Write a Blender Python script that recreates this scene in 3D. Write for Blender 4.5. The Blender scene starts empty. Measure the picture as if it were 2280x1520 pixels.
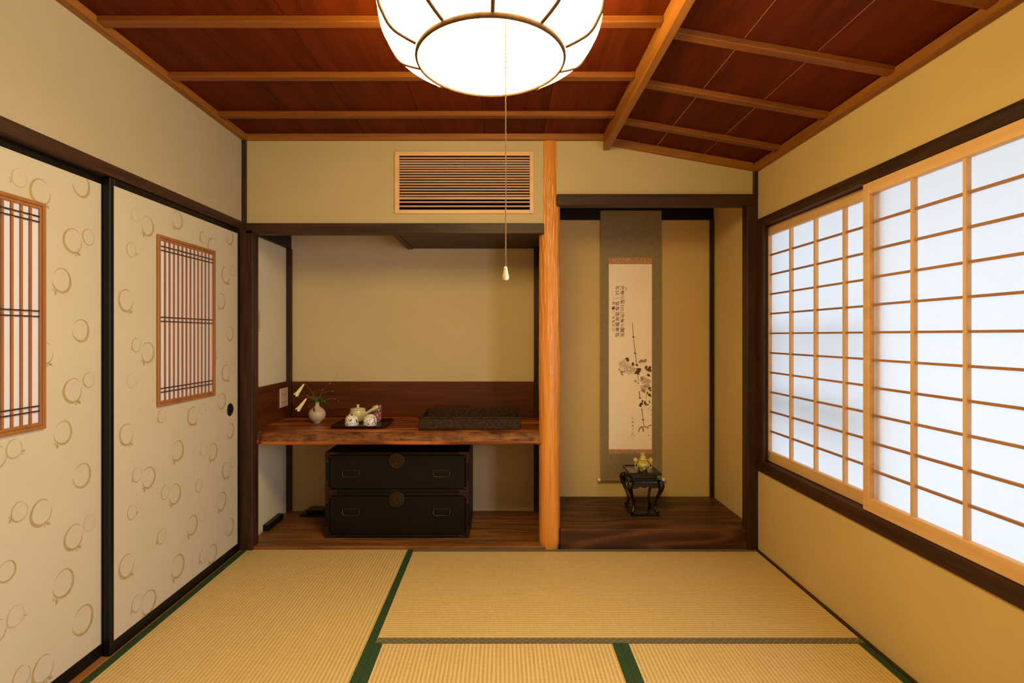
import bpy, bmesh, math, random
from mathutils import Vector, Matrix, noise
random.seed(7)
PI = math.pi
sc = bpy.context.scene
col = sc.collection
F, CX, CY, H = 1240.0, 1118.0, 747.0, 1.166     # calibrated lens: focal length and principal point in pixels, eye height


def pt(px, py, Y):
    return Vector(((px - CX) * Y / F, Y, H + (CY - py) * Y / F))


def on_side(px, py, X):
    Y = X * F / (px - CX)
    return Y, H + (CY - py) * Y / F


# ------------------------------------------------------------------ colours
def lin(c):
    return tuple(((v / 255) / 12.92 if v / 255 <= .04045 else ((v / 255 + .055) / 1.055) ** 2.4) for v in c) + (1.0,)


# ------------------------------------------------------------------ materials
class N:
    def __init__(self, name):
        self.m = bpy.data.materials.new(name)
        self.m.use_nodes = True
        self.t = self.m.node_tree
        self.b = self.t.nodes['Principled BSDF']
        self.out = self.t.nodes['Material Output']

    def n(self, kind, **kw):
        o = self.t.nodes.new(kind)
        for k, v in kw.items():
            if k in o.inputs:
                o.inputs[k].default_value = v
            else:
                setattr(o, k, v)
        return o

    def l(self, a, b):
        self.t.links.new(a, b)

    def math(self, op, a, b=None, clamp=False):
        o = self.n('ShaderNodeMath', operation=op, use_clamp=clamp)
        for i, v in enumerate((a, b)):
            if v is None:
                continue
            if isinstance(v, (int, float)):
                o.inputs[i].default_value = v
            else:
                self.l(v, o.inputs[i])
        return o.outputs[0]

    def mix(self, fac, a, b, mode='MIX'):
        o = self.n('ShaderNodeMix', data_type='RGBA', blend_type=mode)
        for s, v in ((0, fac), (6, a), (7, b)):
            if isinstance(v, (int, float)):
                o.inputs[s].default_value = v
            elif isinstance(v, tuple):
                o.inputs[s].default_value = v
            else:
                self.l(v, o.inputs[s])
        return o.outputs[2]

    def ramp(self, fac, stops):
        o = self.n('ShaderNodeValToRGB')
        e = o.color_ramp.elements
        while len(e) < len(stops):
            e.new(.5)
        for i, (p, c) in enumerate(stops):
            e[i].position = p
            e[i].color = c
        self.l(fac, o.inputs[0])
        return o.outputs[0]

    def coord(self, scale=(1, 1, 1), obrand=True):
        tc = self.n('ShaderNodeTexCoord')
        mp = self.n('ShaderNodeMapping')
        mp.inputs['Scale'].default_value = scale
        self.l(tc.outputs['Object'], mp.inputs['Vector'])
        if obrand:
            oi = self.n('ShaderNodeObjectInfo')
            mu = self.math('MULTIPLY', oi.outputs['Random'], 37.0)
            cb = self.n('ShaderNodeCombineXYZ')
            for i in range(3):
                self.l(mu, cb.inputs[i])
            self.l(cb.outputs[0], mp.inputs['Location'])
        return mp.outputs[0]

    def noise(self, vec, scale=1, detail=5, rough=.55, dist=0):
        o = self.n('ShaderNodeTexNoise')
        o.inputs['Scale'].default_value = scale
        o.inputs['Detail'].default_value = detail
        o.inputs['Roughness'].default_value = rough
        o.inputs['Distortion'].default_value = dist
        self.l(vec, o.inputs['Vector'])
        return o.outputs[0]

    def bump(self, h, strength=.3, dist=.002):
        o = self.n('ShaderNodeBump')
        o.inputs['Strength'].default_value = strength
        o.inputs['Distance'].default_value = dist
        self.l(h, o.inputs['Height'])
        self.l(o.outputs[0], self.b.inputs['Normal'])

    def fin(self, colr, rough=.5, spec=.5, metal=0):
        if isinstance(colr, tuple):
            self.b.inputs['Base Color'].default_value = colr
        else:
            self.l(colr, self.b.inputs['Base Color'])
        self.b.inputs['Roughness'].default_value = rough
        self.b.inputs['Specular IOR Level'].default_value = spec
        self.b.inputs['Metallic'].default_value = metal
        return self.m


def plain(name, c, rough=.5, spec=.5, metal=0, var=.12, scale=18, bump=0):
    k = N(name)
    v = k.coord()
    f = k.noise(v, scale, 4)
    a = lin(c)
    lo = tuple(x * (1 - var) for x in a[:3]) + (1,)
    hi = tuple(min(1, x * (1 + var)) for x in a[:3]) + (1,)
    m = k.fin(k.ramp(f, [(.3, lo), (.7, hi)]), rough, spec, metal)
    if bump:
        k.bump(k.noise(v, scale * 8, 3), bump, .001)
    return m


def wood(name, c1, c2, axis, rough=.5, spec=.4, fine=1.0, bump=.15, island=False, contrast=(.3, .72), rings=0, length=1.6):
    """long grain running along one axis; rings > 0 adds cathedral figure"""
    k = N(name)
    sc_ = [26 * fine] * 3
    sc_[axis] = length
    v = k.coord(tuple(sc_))
    if island:
        g = k.n('ShaderNodeNewGeometry')
        ad = k.n('ShaderNodeVectorMath', operation='ADD')
        k.l(v, ad.inputs[0])
        cb = k.n('ShaderNodeCombineXYZ')
        r = k.math('MULTIPLY', g.outputs['Random Per Island'], 61.0)
        for i in range(3):
            k.l(r, cb.inputs[i])
        k.l(cb.outputs[0], ad.inputs[1])
        v = ad.outputs[0]
    f = k.noise(v, 1.0, 7, .6, .6)
    sc2 = [120 * fine] * 3
    sc2[axis] = 5
    f2 = k.noise(k.coord(tuple(sc2)), 1.0, 3, .6)
    mixf = k.math('ADD', k.math('MULTIPLY', f, .72), k.math('MULTIPLY', f2, .28))
    if rings:
        sc3 = [5.5] * 3
        sc3[axis] = .9
        rn = k.noise(k.coord(tuple(sc3)), 1.0, 2, .4, .25)
        s = k.math('SINE', k.math('MULTIPLY', rn, rings))
        s = k.math('POWER', k.math('ADD', k.math('MULTIPLY', s, .5), .5), 2.0)
        mixf = k.math('ADD', k.math('MULTIPLY', mixf, .62), k.math('MULTIPLY', s, .33))
    c = k.ramp(mixf, [(contrast[0], lin(c1)), (contrast[1], lin(c2))])
    if island:
        g2 = k.n('ShaderNodeNewGeometry')
        br = k.math('ADD', k.math('MULTIPLY', g2.outputs['Random Per Island'], .34), .82)
        cb2 = k.n('ShaderNodeCombineXYZ')
        for i in range(3):
            k.l(br, cb2.inputs[i])
        c = k.mix(1.0, c, cb2.outputs[0], 'MULTIPLY')
    m = k.fin(c, rough, spec)
    if bump:
        k.bump(mixf, bump, .002)
    return m


def plaster(name, c):
    k = N(name)
    v = k.coord(obrand=False)
    f = k.noise(v, 3.0, 3, .5)
    a = lin(c)
    cc = k.ramp(f, [(.25, tuple(x * .955 for x in a[:3]) + (1,)), (.75, tuple(min(1, x * 1.035) for x in a[:3]) + (1,))])
    m = k.fin(cc, .92, .12)
    k.bump(k.noise(v, 420, 3, .6), .22, .0008)
    return m


def tatami(name, axis):
    """rush weave: ribs run along the mat's long axis"""
    k = N(name)
    tc = k.n('ShaderNodeTexCoord')
    sp = k.n('ShaderNodeSeparateXYZ')
    k.l(tc.outputs['Object'], sp.inputs[0])
    u = sp.outputs[1 - axis]
    w = sp.outputs[axis]
    rib = k.math('ADD', k.math('MULTIPLY', k.math('SINE', k.math('MULTIPLY', u, 2 * PI / .0150)), .5), .5)
    cell = k.math('SINE', k.math('MULTIPLY', w, 2 * PI / .0062))
    weave = k.math('MULTIPLY', rib, k.math('ADD', k.math('MULTIPLY', cell, .22), .78))
    s = [26, 26, 26]
    s[axis] = 190
    straw = k.noise(k.coord(tuple(s)), 1, 3, .6)
    s2 = [190, 190, 190]
    s2[axis] = 7
    straw2 = k.noise(k.coord(tuple(s2)), 1, 3, .6)
    big = k.noise(k.coord(), 2.2, 3)
    h = k.math('ADD', k.math('MULTIPLY', weave, .42), k.math('ADD', k.math('MULTIPLY', straw, .30), k.math('MULTIPLY', straw2, .28)))
    c = k.ramp(h, [(.2, lin((173, 141, 88))), (.52, lin((209, 179, 127))), (.85, lin((232, 211, 167)))])
    c = k.mix(k.math('MULTIPLY', big, .22), c, lin((184, 146, 80)))
    m = k.fin(c, .50, .42)
    k.bump(h, .35, .0016)
    return m


def cloth_lattice(name, c1, c2, rough, spec):
    """tatami edging: woven cloth with a faint diamond lattice"""
    k = N(name)
    tc = k.n('ShaderNodeTexCoord')
    sp = k.n('ShaderNodeSeparateXYZ')
    k.l(tc.outputs['Object'], sp.inputs[0])
    a = k.math('SINE', k.math('MULTIPLY', k.math('ADD', sp.outputs[0], sp.outputs[1]), 2 * PI / .028))
    b = k.math('SINE', k.math('MULTIPLY', k.math('SUBTRACT', sp.outputs[0], sp.outputs[1]), 2 * PI / .028))
    p = k.math('GREATER_THAN', k.math('MAXIMUM', a, b), .93)
    f = k.noise(k.coord(), 140, 3)
    base = k.ramp(f, [(.3, tuple(x * .8 for x in lin(c1)[:3]) + (1,)), (.7, lin(c1))])
    m = k.fin(k.mix(k.math('MULTIPLY', p, .75), base, lin(c2)), rough, spec)
    k.bump(k.noise(k.coord(), 900, 2), .3, .0006)
    return m


def glow(name, c, strength):
    k = N(name)
    k.b.inputs['Base Color'].default_value = (.9, .88, .82, 1)
    k.b.inputs['Roughness'].default_value = .8
    v = k.coord()
    f = k.noise(v, 60, 3)
    a = lin(c)
    cc = k.ramp(f, [(.2, tuple(x * .97 for x in a[:3]) + (1,)), (.8, a)])
    k.l(cc, k.b.inputs['Emission Color'])
    k.b.inputs['Emission Strength'].default_value = strength
    return k.m


def paper_translucent(name, c, trans=.72):
    k = N(name)
    v = k.coord()
    f = k.noise(v, 90, 4)
    a = lin(c)
    cc = k.ramp(f, [(.25, tuple(x * .975 for x in a[:3]) + (1,)), (.75, a)])
    tr = k.n('ShaderNodeBsdfTranslucent')
    di = k.n('ShaderNodeBsdfDiffuse')
    k.l(cc, tr.inputs[0])
    k.l(cc, di.inputs[0])
    mx = k.n('ShaderNodeMixShader')
    mx.inputs[0].default_value = 1 - trans
    k.l(tr.outputs[0], mx.inputs[1])
    k.l(di.outputs[0], mx.inputs[2])
    k.l(mx.outputs[0], k.out.inputs[0])
    return k.m


def blotch(name, base, spots, scale, thr=(.5, .56), rough=.2):
    """glazed pottery with painted blotches"""
    k = N(name)
    c = lin(base)
    for i, s in enumerate(spots):
        f = k.noise(k.coord((1, 1, 1)), scale * (1 + .35 * i), 3, .55, .8 + i)
        m = k.ramp(f, [(thr[0], (0, 0, 0, 1)), (thr[1], (1, 1, 1, 1))])
        c = k.mix(m, c, lin(s))
    return k.fin(c, rough, .5)


def wicker(name):
    k = N(name)
    tc = k.n('ShaderNodeTexCoord')
    sp = k.n('ShaderNodeSeparateXYZ')
    k.l(tc.outputs['Object'], sp.inputs[0])
    xy = k.math('ADD', sp.outputs[0], sp.outputs[1])
    a = k.math('SINE', k.math('MULTIPLY', xy, 2 * PI / .011))
    b = k.math('SINE', k.math('MULTIPLY', sp.outputs[2], 2 * PI / .0085))
    w = k.math('MULTIPLY', a, b)
    f = k.noise(k.coord(), 70, 4, .7)
    h = k.math('ADD', k.math('MULTIPLY', w, .28), f)
    c = k.ramp(h, [(.25, lin((14, 7, 4))), (.58, lin((42, 23, 11))), (.95, lin((120, 80, 40)))])
    m = k.fin(c, .6, .25)
    k.bump(h, .8, .003)
    return m


M = {}
M['plaster'] = plaster('ochre clay plaster', (203, 175, 124))
M['plaster_lightfit_l'] = plaster('clay plaster light-fitted left', (167, 150, 124))  # same plaster, darker and bluer to paint in the left wall's light balance
M['plaster_lightfit_s'] = plaster('clay plaster light-fitted side', (208, 196, 172))  # same plaster, paler and greyer to carry daylight on this side wall
M['plaster_lightfit_b'] = plaster('clay plaster light-fitted back', (186, 164, 124))  # same plaster, darkened in colour where the lamp light runs too strong
M['plaster_lightfit_a'] = plaster('clay plaster light-fitted alcove', (200, 177, 142))  # same plaster, bluer to build cooler alcove light into the colour
for ax, s in enumerate('xyz'):
    M['dark_' + s] = wood('dark stained cedar ' + s, (28, 15, 9), (74, 44, 28), ax, .5, .3, contrast=(.33, .68))
    M['jet_' + s] = wood('blackened wood ' + s, (8, 5, 5), (17, 11, 10), ax, .45, .25, bump=.05)
    M['batten_' + s] = wood('amber cedar ' + s, (114, 66, 22), (168, 104, 40), ax, .5, .35, bump=.1)
    M['hinoki_' + s] = wood('pale cypress ' + s, (206, 158, 108), (230, 186, 138), ax, .5, .35, bump=.06)
    M['lattice_' + s] = wood('warm cedar lattice ' + s, (126, 78, 38), (164, 106, 58), ax, .5, .35, bump=.08)
M['rib_x'] = wood('deep amber cedar', (98, 52, 15), (148, 84, 29), 0, .5, .3, bump=.1)
M['kumiko_shade_y'] = wood('shade darkened cypress bar', (150, 104, 68), (180, 128, 86), 1, .55, .25, bump=.05)  # cypress darkened to paint in shade on the horizontal bars
M['board_y'] = wood('russet ceiling board', (64, 21, 3), (106, 39, 6), 1, .6, .08, island=True, bump=.06, fine=.6)
M['back_board'] = wood('russet splash board', (58, 22, 6), (104, 48, 15), 0, .5, .25)
M['back_board_y'] = wood('russet splash board side', (58, 22, 6), (104, 48, 15), 1, .5, .25)
M['slab'] = wood('polished slab', (98, 44, 11), (202, 112, 40), 0, .36, .4, fine=.8, rings=24, length=1.0)
M['bark'] = wood('live edge bark', (54, 26, 11), (148, 90, 48), 0, .6, .3, fine=1.2, bump=.7, length=13, contrast=(.36, .66))
M['toko'] = wood('chestnut figured board', (46, 24, 12), (112, 68, 38), 0, .45, .3, rings=44, length=1.1, contrast=(.2, .86))
M['alcove'] = wood('worn plank floor', (54, 27, 10), (158, 100, 48), 0, .45, .4, fine=1.1, length=2.2, contrast=(.34, .68))
M['log'] = wood('polished cypress log', (188, 108, 32), (228, 158, 74), 2, .34, .5, fine=1.2, bump=.12)
M['shade_dark'] = plain('very dark brown wood', (30, 19, 13), .6, .3)  # very dark brown wood tone
M['tat_x'] = tatami('rush weave x', 0)
M['tat_y'] = tatami('rush weave y', 1)
M['edge_g'] = cloth_lattice('green edging cloth', (40, 66, 40), (52, 78, 48), .7, .3)
M['edge_sheen'] = cloth_lattice('edging cloth with painted sheen', (98, 92, 76), (142, 130, 100), .6, .4)  # same green cloth, greyed to paint in its grazing sheen
M['fusuma'] = plain('cream door paper', (186, 172, 153), .8, .2, var=.02, scale=5, bump=.08)
M['gold'] = plain('gold brush paint', (162, 140, 100), .55, .4, var=.12, scale=30)
M['gold_f'] = plain('faint gold brush paint', (174, 156, 126), .6, .3, var=.08, scale=30)
M['win_paper'] = plain('white door window paper', (200, 196, 212), .85, .15, var=.02)
M['shoji'] = paper_translucent('shoji paper', (248, 249, 252), .90)
M['lamp_b'] = glow('lamp base paper', (255, 226, 142), 54.0)
M['lamp_s'] = glow('lamp side paper', (255, 226, 142), 21.0)
M['lamp_w'] = wood('lamp frame wood', (60, 39, 22), (96, 64, 38), 2, .7, .1, bump=.05)
M['cord'] = plain('pale twisted cord', (150, 118, 80), .7, .2)
M['ivory'] = plain('ivory plastic', (240, 222, 184), .3, .5, var=.03)
M['lacquer'] = plain('black lacquer', (14, 11, 11), .16, .6, var=.2)
M['chest'] = wood('black brown lacquered chest', (9, 4, 2), (20, 10, 6), 0, .5, .2, bump=.08)
M['iron'] = plain('dark wrought iron', (52, 38, 26), .42, .5, .7, var=.25, scale=60)
M['iron_b'] = plain('lighter wrought iron', (80, 64, 50), .34, .5, .8, var=.3, scale=60)  # lighter iron tone for handles and lock knobs
M['corner_iron'] = plain('reddish corner iron', (48, 22, 18), .45, .5, .5, var=.4, scale=70)
M['wicker'] = wicker('dark woven cane')
M['tray'] = plain('dark lacquer tray', (26, 14, 12), .25, .5)
M['pot'] = blotch('celadon blotched glaze', (206, 194, 146), [(60, 46, 36), (170, 150, 96)], 22, (.60, .64))
M['cup'] = blotch('blue and brown painted glaze', (232, 224, 220), [(70, 80, 128), (84, 56, 44)], 42, (.58, .60))
M['can'] = blotch('plum patterned paper', (150, 58, 66), [(214, 168, 176), (84, 26, 40)], 60, (.52, .55), .45)
M['vase'] = blotch('speckled stoneware', (186, 164, 142), [(160, 128, 104)], 26, (.56, .66), .4)
M['petal'] = plain('cream petal', (240, 230, 160), .5, .3, var=.1, scale=60)
M['stem'] = plain('pale stem', (120, 92, 56), .6, .3)
M['leaf'] = plain('deep green leaf', (50, 88, 30), .5, .4, var=.3, scale=40)
M['twigbud'] = plain('pinkish bud', (196, 160, 142), .6, .3)
M['jade'] = blotch('yellow green jade', (206, 188, 106), [(172, 150, 66)], 34, (.5, .6), .22)
M['mount'] = plain('grey olive silk mounting', (140, 124, 96), .75, .25, var=.1, scale=40, bump=.15)
M['brocade'] = blotch('rust brocade', (190, 134, 92), [(222, 178, 128), (156, 98, 68)], 150, (.5, .56), .6)
M['scroll_paper'] = plain('aged scroll paper', (252, 234, 218), .8, .2, var=.03, scale=6)
M['ink'] = plain('dark sumi ink', (104, 72, 50), .8, .1)
M['ink_l'] = plain('thin sumi ink', (166, 132, 98), .8, .1)
M['seal'] = plain('red seal paste', (186, 92, 64), .8, .1)
M['switch'] = plain('beige switch plastic', (190, 172, 140), .4, .4, var=.03)
M['switch_f'] = plain('beige switch rocker', (176, 158, 128), .4, .4, var=.03)
M['outlet'] = plain('pinkish outlet plastic', (206, 176, 150), .4, .4, var=.03)
M['slot'] = plain('dark slot', (40, 26, 20), .6, .2)
M['slat'] = wood('aged louvre slat', (186, 140, 110), (226, 180, 148), 0, .5, .3)
M['dark_sheet'] = plain('near black vent sheet', (16, 8, 6), .9, .05)  # near-black colour standing in for the unlit hollow of the vent
M['earth'] = plain('pale garden gravel', (170, 168, 160), .95, .1)


# ------------------------------------------------------------------ mesh builder
class MB:
    def __init__(self):
        self.v, self.f, self.mi, self.sm = [], [], [], []

    def add(self, vs, fs, m=0, smooth=False):
        b = len(self.v)
        self.v += [tuple(p) for p in vs]
        for f in fs:
            self.f.append([b + i for i in f])
            self.mi.append(m)
            self.sm.append(smooth)
        return self

    def box(self, x0, x1, y0, y1, z0, z1, m=0):
        vs = [(x, y, z) for z in (z0, z1) for y in (y0, y1) for x in (x0, x1)]
        return self.add(vs, [(0, 2, 3, 1), (4, 5, 7, 6), (0, 1, 5, 4), (2, 6, 7, 3), (0, 4, 6, 2), (1, 3, 7, 5)], m)

    def hexa(self, vs, m=0):
        return self.add(vs, [(0, 2, 3, 1), (4, 5, 7, 6), (0, 1, 5, 4), (2, 6, 7, 3), (0, 4, 6, 2), (1, 3, 7, 5)], m)

    def frame(self, axis, c0, c1, a0, a1, b0, b1, w, wb=None, m=0):
        """rectangular frame in the plane normal to axis (0: a=y b=z, 1: a=x b=z)"""
        wb = w if wb is None else wb
        for (p, q, r, s) in ((a0, a0 + w, b0, b1), (a1 - w, a1, b0, b1), (a0 + w, a1 - w, b0, b0 + wb), (a0 + w, a1 - w, b1 - wb, b1)):
            if axis == 0:
                self.box(c0, c1, p, q, r, s, m)
            else:
                self.box(p, q, c0, c1, r, s, m)
        return self

    def lathe(self, prof, seg=32, c=(0, 0, 0), m=0, cap=True):
        n = len(prof)
        vs, fs = [], []
        for (r, z) in prof:
            for k in range(seg):
                a = 2 * PI * k / seg
                vs.append((c[0] + r * math.cos(a), c[1] + r * math.sin(a), c[2] + z))
        for i in range(n - 1):
            for k in range(seg):
                k2 = (k + 1) % seg
                fs.append((i * seg + k, i * seg + k2, (i + 1) * seg + k2, (i + 1) * seg + k))
        if cap:
            fs.append(tuple(reversed(range(seg))))
            fs.append(tuple(range((n - 1) * seg, n * seg)))
        return self.add(vs, fs, m, True)

    def tube(self, pts, rad, seg=8, m=0, cap=True, flat=1.0):
        pts = [Vector(p) for p in pts]
        n = len(pts)
        rads = rad if isinstance(rad, (list, tuple)) else [rad] * n
        vs, fs = [], []
        prev = None
        for i, p in enumerate(pts):
            t = (pts[min(i + 1, n - 1)] - pts[max(i - 1, 0)]).normalized()
            if prev is None:
                up = Vector((0, 0, 1)) if abs(t.z) < .9 else Vector((0, 1, 0))
                a = t.cross(up).normalized()
            else:
                a = (prev - t * prev.dot(t)).normalized()
            prev = a
            b = t.cross(a)
            for k in range(seg):
                an = 2 * PI * k / seg
                vs.append(p + a * (math.cos(an) * rads[i]) + b * (math.sin(an) * rads[i] * flat))
        for i in range(n - 1):
            for k in range(seg):
                k2 = (k + 1) % seg
                fs.append((i * seg + k, i * seg + k2, (i + 1) * seg + k2, (i + 1) * seg + k))
        if cap:
            fs.append(tuple(reversed(range(seg))))
            fs.append(tuple(range((n - 1) * seg, n * seg)))
        return self.add(vs, fs, m, True)

    def poly(self, pts, m=0):
        return self.add(pts, [tuple(range(len(pts)))], m)

    def obj(self, name, mats, parent=None, loc=None, bevel=0, seg=1):
        """link as ONE mesh object; vertices are given in world space, loc becomes the origin"""
        off = Vector(loc) if loc is not None else Vector((0, 0, 0))
        if parent is not None:
            base = parent
            acc = Vector((0, 0, 0))
            while base is not None:
                acc += base.location
                base = base.parent
            off = acc
        me = bpy.data.meshes.new(name)
        me.from_pydata([tuple(Vector(p) - off) for p in self.v], [], self.f)
        mats = mats if isinstance(mats, (list, tuple)) else [mats]
        for k in mats:
            me.materials.append(M[k])
        me.polygons.foreach_set('material_index', self.mi)
        me.polygons.foreach_set('use_smooth', self.sm)
        me.update()
        bm = bmesh.new()
        bm.from_mesh(me)
        bmesh.ops.recalc_face_normals(bm, faces=bm.faces)
        bm.to_mesh(me)
        bm.free()
        o = bpy.data.objects.new(name, me)
        col.objects.link(o)
        if parent is not None:
            o.parent = parent
        elif loc is not None:
            o.location = loc
        if bevel:
            b = o.modifiers.new('soft edge', 'BEVEL')
            b.width = bevel
            b.segments = seg
            b.limit_method = 'ANGLE'
            b.angle_limit = math.radians(50)
        return o


def tag(o, label, cat, group=None, kind=None):
    o['label'] = label
    o['category'] = cat
    if group:
        o['group'] = group
    if kind:
        o['kind'] = kind
    return o


def thing(name, label, cat, loc, group=None, kind=None):
    o = bpy.data.objects.new(name, None)
    o.empty_display_size = .05
    col.objects.link(o)
    o.location = loc
    return tag(o, label, cat, group, kind)


def struct(o, label, cat, group=None):
    return tag(o, label, cat, group, 'structure')


def box_s(name, b, mat, label, cat, group=None, bevel=.002):
    o = MB().box(*b).obj(name, mat, bevel=bevel)
    return struct(o, label, cat, group)


# ------------------------------------------------------------------ constants of the room
XL, XR, YB, YF = -1.42, 1.394, 3.045, -0.45
ZC = 2.262
YA = 3.663                      # back wall of both alcoves


def zs(X):
    return 2.345 - .177 * X     # underside of the sloping ceiling


# floor slab, ground
struct(MB().box(-1.9, 1.9, YF, YA + .15, -.16, -.052).obj('floor', 'shade_dark'), 'dark sub-floor under the straw mats', 'floor')
struct(MB().box(-14, 14, -12, 16, -.6, -.5).obj('ground', 'earth'), 'pale gravel ground outside the paper windows', 'ground')

# left wall
m = MB()
m.box(XL - .12, XL, YF, 3.03, 1.786, 2.45)
m.box(XL - .12, XL, YF, .86, -.05, 1.786)
struct(m.obj('wall_left', 'plaster_lightfit_l'), 'beige plaster wall over the bird patterned sliding doors', 'wall')
box_s('trim_1', (XL - .10, XL + .008, YF, 3.03, 1.742, 1.786), 'dark_y', 'dark brown head rail running above the bird patterned sliding doors', 'rail')
box_s('trim_2', (XL - .10, XL - .002, YF, 3.03, -.05, .003), 'lattice_y', 'brown grooved wooden sill under the bird patterned sliding doors', 'sill')
# black stop strip behind the doors (far panel track)
box_s('trim_3', (XL - .12, XL - .085, .86, 3.03, -.02, 1.745), 'jet_z', 'black backing of the sliding door track', 'backing')

struct(MB().box(XL - .12, XR + .14, YF - .1, YF, -.05, 2.45).obj('wall_front', 'plaster'), 'plaster wall behind the camera', 'wall')

# right wall
m = MB()
m.box(XR, XR + .14, YF, 3.03, -.05, .436)
m.box(XR, XR + .14, YF, 3.03, 1.795, 2.3)
m.box(XR, XR + .14, .86, 1.17, .436, 1.795)
m.box(XR + .062, XR + .14, 3.015, 3.09, .436, 1.795)
m.box(XR, XR + .14, YF, -.38, .436, 1.795)  # gap left before this stub is an added, unseen opening for daylight fill
struct(m.obj('wall_right', 'plaster'), 'golden plaster wall around the bright paper windows', 'wall')
box_s('trim_4', (XR - .012, XR + .10, YF, 3.03, 1.750, 1.795), 'dark_y', 'dark brown head beam above the bright paper windows', 'beam')
box_s('trim_5', (XR - .010, XR + .10, YF, 3.03, .436, .494), 'dark_y', 'dark brown sill rail below the bright paper windows', 'rail')
box_s('trim_6', (XR - .014, XR - .0015, 2.945, 3.03, .494, 1.750), 'dark_z', 'dark brown upright jamb at the far end of the paper windows', 'jamb')
box_s('trim_7', (XR - .014, XR + .10, 1.15, 1.205, .494, 1.750), 'dark_z', 'dark brown upright jamb at the near end of the paper windows', 'jamb')
box_s('baseboard_right', (XR - .014, XR, YF, 3.03, -.05, .006), 'dark_y', 'thin dark strip between the straw mats and the right wall', 'baseboard')

# back wall, upper part (front of the alcoves)
m = MB()
m.box(-1.40, .2265, YB, YB + .03, 1.773, 2.30)
m.box(.2975, 1.372, YB, YB + .03, 1.93, 2.262)
struct(m.obj('wall_back', 'plaster_lightfit_b'), 'beige plaster wall above the two alcoves', 'wall')

# alcove shells
m = MB()
m.box(-1.50, .25, YA, YA + .1, -.05, 2.30)
m.box(.245, .262, 3.16, YA, -.05, 2.30)
struct(m.obj('wall_alcove_back', 'plaster_lightfit_a'), 'ochre plaster back wall of the shelf alcove', 'wall')
struct(MB().box(-1.50, -1.41, 3.10, YA, -.05, 2.30).obj('wall_alcove_left', 'plaster_lightfit_s'), 'plaster side wall of the shelf alcove, greyed to carry daylight', 'wall')
m = MB()
m.box(.28, 1.50, YA, YA + .1, -.05, 2.30)
m.box(1.388, 1.48, 3.10, YA, -.05, 2.30)
m.box(.262, .32, 3.16, YA, -.05, 2.30)
struct(m.obj('wall_alcove_right', 'plaster'), 'plaster walls inside the scroll alcove', 'wall')
m = MB().box(-1.50, .27, YB + .03, YA + .1, 2.26, 2.30).box(.27, 1.50, YB + .03, YA + .1, 2.02, 2.06)
struct(m.obj('ceiling_alcove', 'plaster'), 'plaster soffits hidden high in the two alcoves', 'ceiling')

# corner posts and alcove beams
box_s('trim_8', (XL - .14, -1.356, 3.026, 3.10, -.05, 1.74), 'dark_z', 'dark corner post between sliding doors and shelf alcove', 'post')
box_s('trim_9', (XL, -1.395, 3.03, 3.075, 1.74, 2.235), 'dark_z', 'thin dark corner strip above the left corner post', 'post')
box_s('trim_10', (1.336, XR, 3.03, 3.10, -.05, 1.88), 'dark_z', 'dark corner post between scroll alcove and paper windows', 'post')
box_s('trim_11', (1.37, XR, 3.03, 3.075, 1.88, 2.10), 'dark_z', 'thin dark corner strip above the right corner post', 'post')
box_s('trim_12', (-1.395, .228, 3.026, 3.09, 1.721, 1.777), 'dark_x', 'dark lintel beam across the shelf alcove', 'beam')
box_s('trim_13', (.299, 1.37, 3.024, 3.09, 1.874, 1.935), 'dark_x', 'dark lintel beam across the scroll alcove', 'beam')
# shelf alcove soffit: lowered boards on the right half
m = MB().box(-.583, .245, 3.09, YA - .001, 1.738, 1.758)
struct(m.obj('trim_14', 'dark_x'), 'dark boarded soffit over the right half of the shelf alcove', 'soffit')
box_s('trim_15', (-.622, -.584, 3.09, YA - .001, 1.733, 1.792), 'dark_y', 'dark edge bar at the open side of the alcove soffit', 'bar')
box_s('trim_16', (-1.41, -1.385, 3.10, YA - .001, 1.735, 1.94), 'jet_y', 'dark board high on the left side of the shelf alcove', 'board')
box_s('trim_17', (-1.409, -1.378, YA - .03, YA - .001, .015, 1.735), 'dark_z', 'thin dark post in the back left corner of the shelf alcove', 'post')
box_s('trim_18', (.208, .244, YA - .03, YA - .001, .015, 1.735), 'dark_z', 'thin dark post in the back right corner of the shelf alcove', 'post')
box_s('trim_19', (.32, 1.388, YA - .012, YA - .001, 1.925, 2.02), 'jet_x', 'black board across the top of the scroll alcove back', 'board')
box_s('trim_20', (1.362, 1.387, YA - .025, YA - .001, .109, 1.925), 'dark_z', 'thin dark post in the back right corner of the scroll alcove', 'post')
# alcove floors
m = MB().box(-1.41, .245, 3.042, YA, -.05, .015)
struct(m.obj('floor_alcove', 'alcove', bevel=.003), 'worn brown plank floor of the shelf alcove', 'floor')
m = MB().box(.318, 1.388, 3.042, YA, -.05, .109)
struct(m.obj('floor_alcove', 'toko', bevel=.004, seg=2), 'raised figured wooden floor of the scroll alcove', 'floor')
# splash boards above the shelf
box_s('trim_21', (-1.377, .207, YA - .014, YA - .001, .636, .865), 'back_board', 'red brown splash board along the back of the shelf', 'board')
box_s('trim_22', (-1.409, -1.397, 3.10, YA - .031, .636, .869), 'back_board_y', 'red brown splash board on the left side of the shelf', 'board')
box_s('trim_23', (.230, .244, 3.16, YA - .031, .636, .865), 'back_board_y', 'red brown splash board on the right side of the shelf', 'board')

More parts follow.
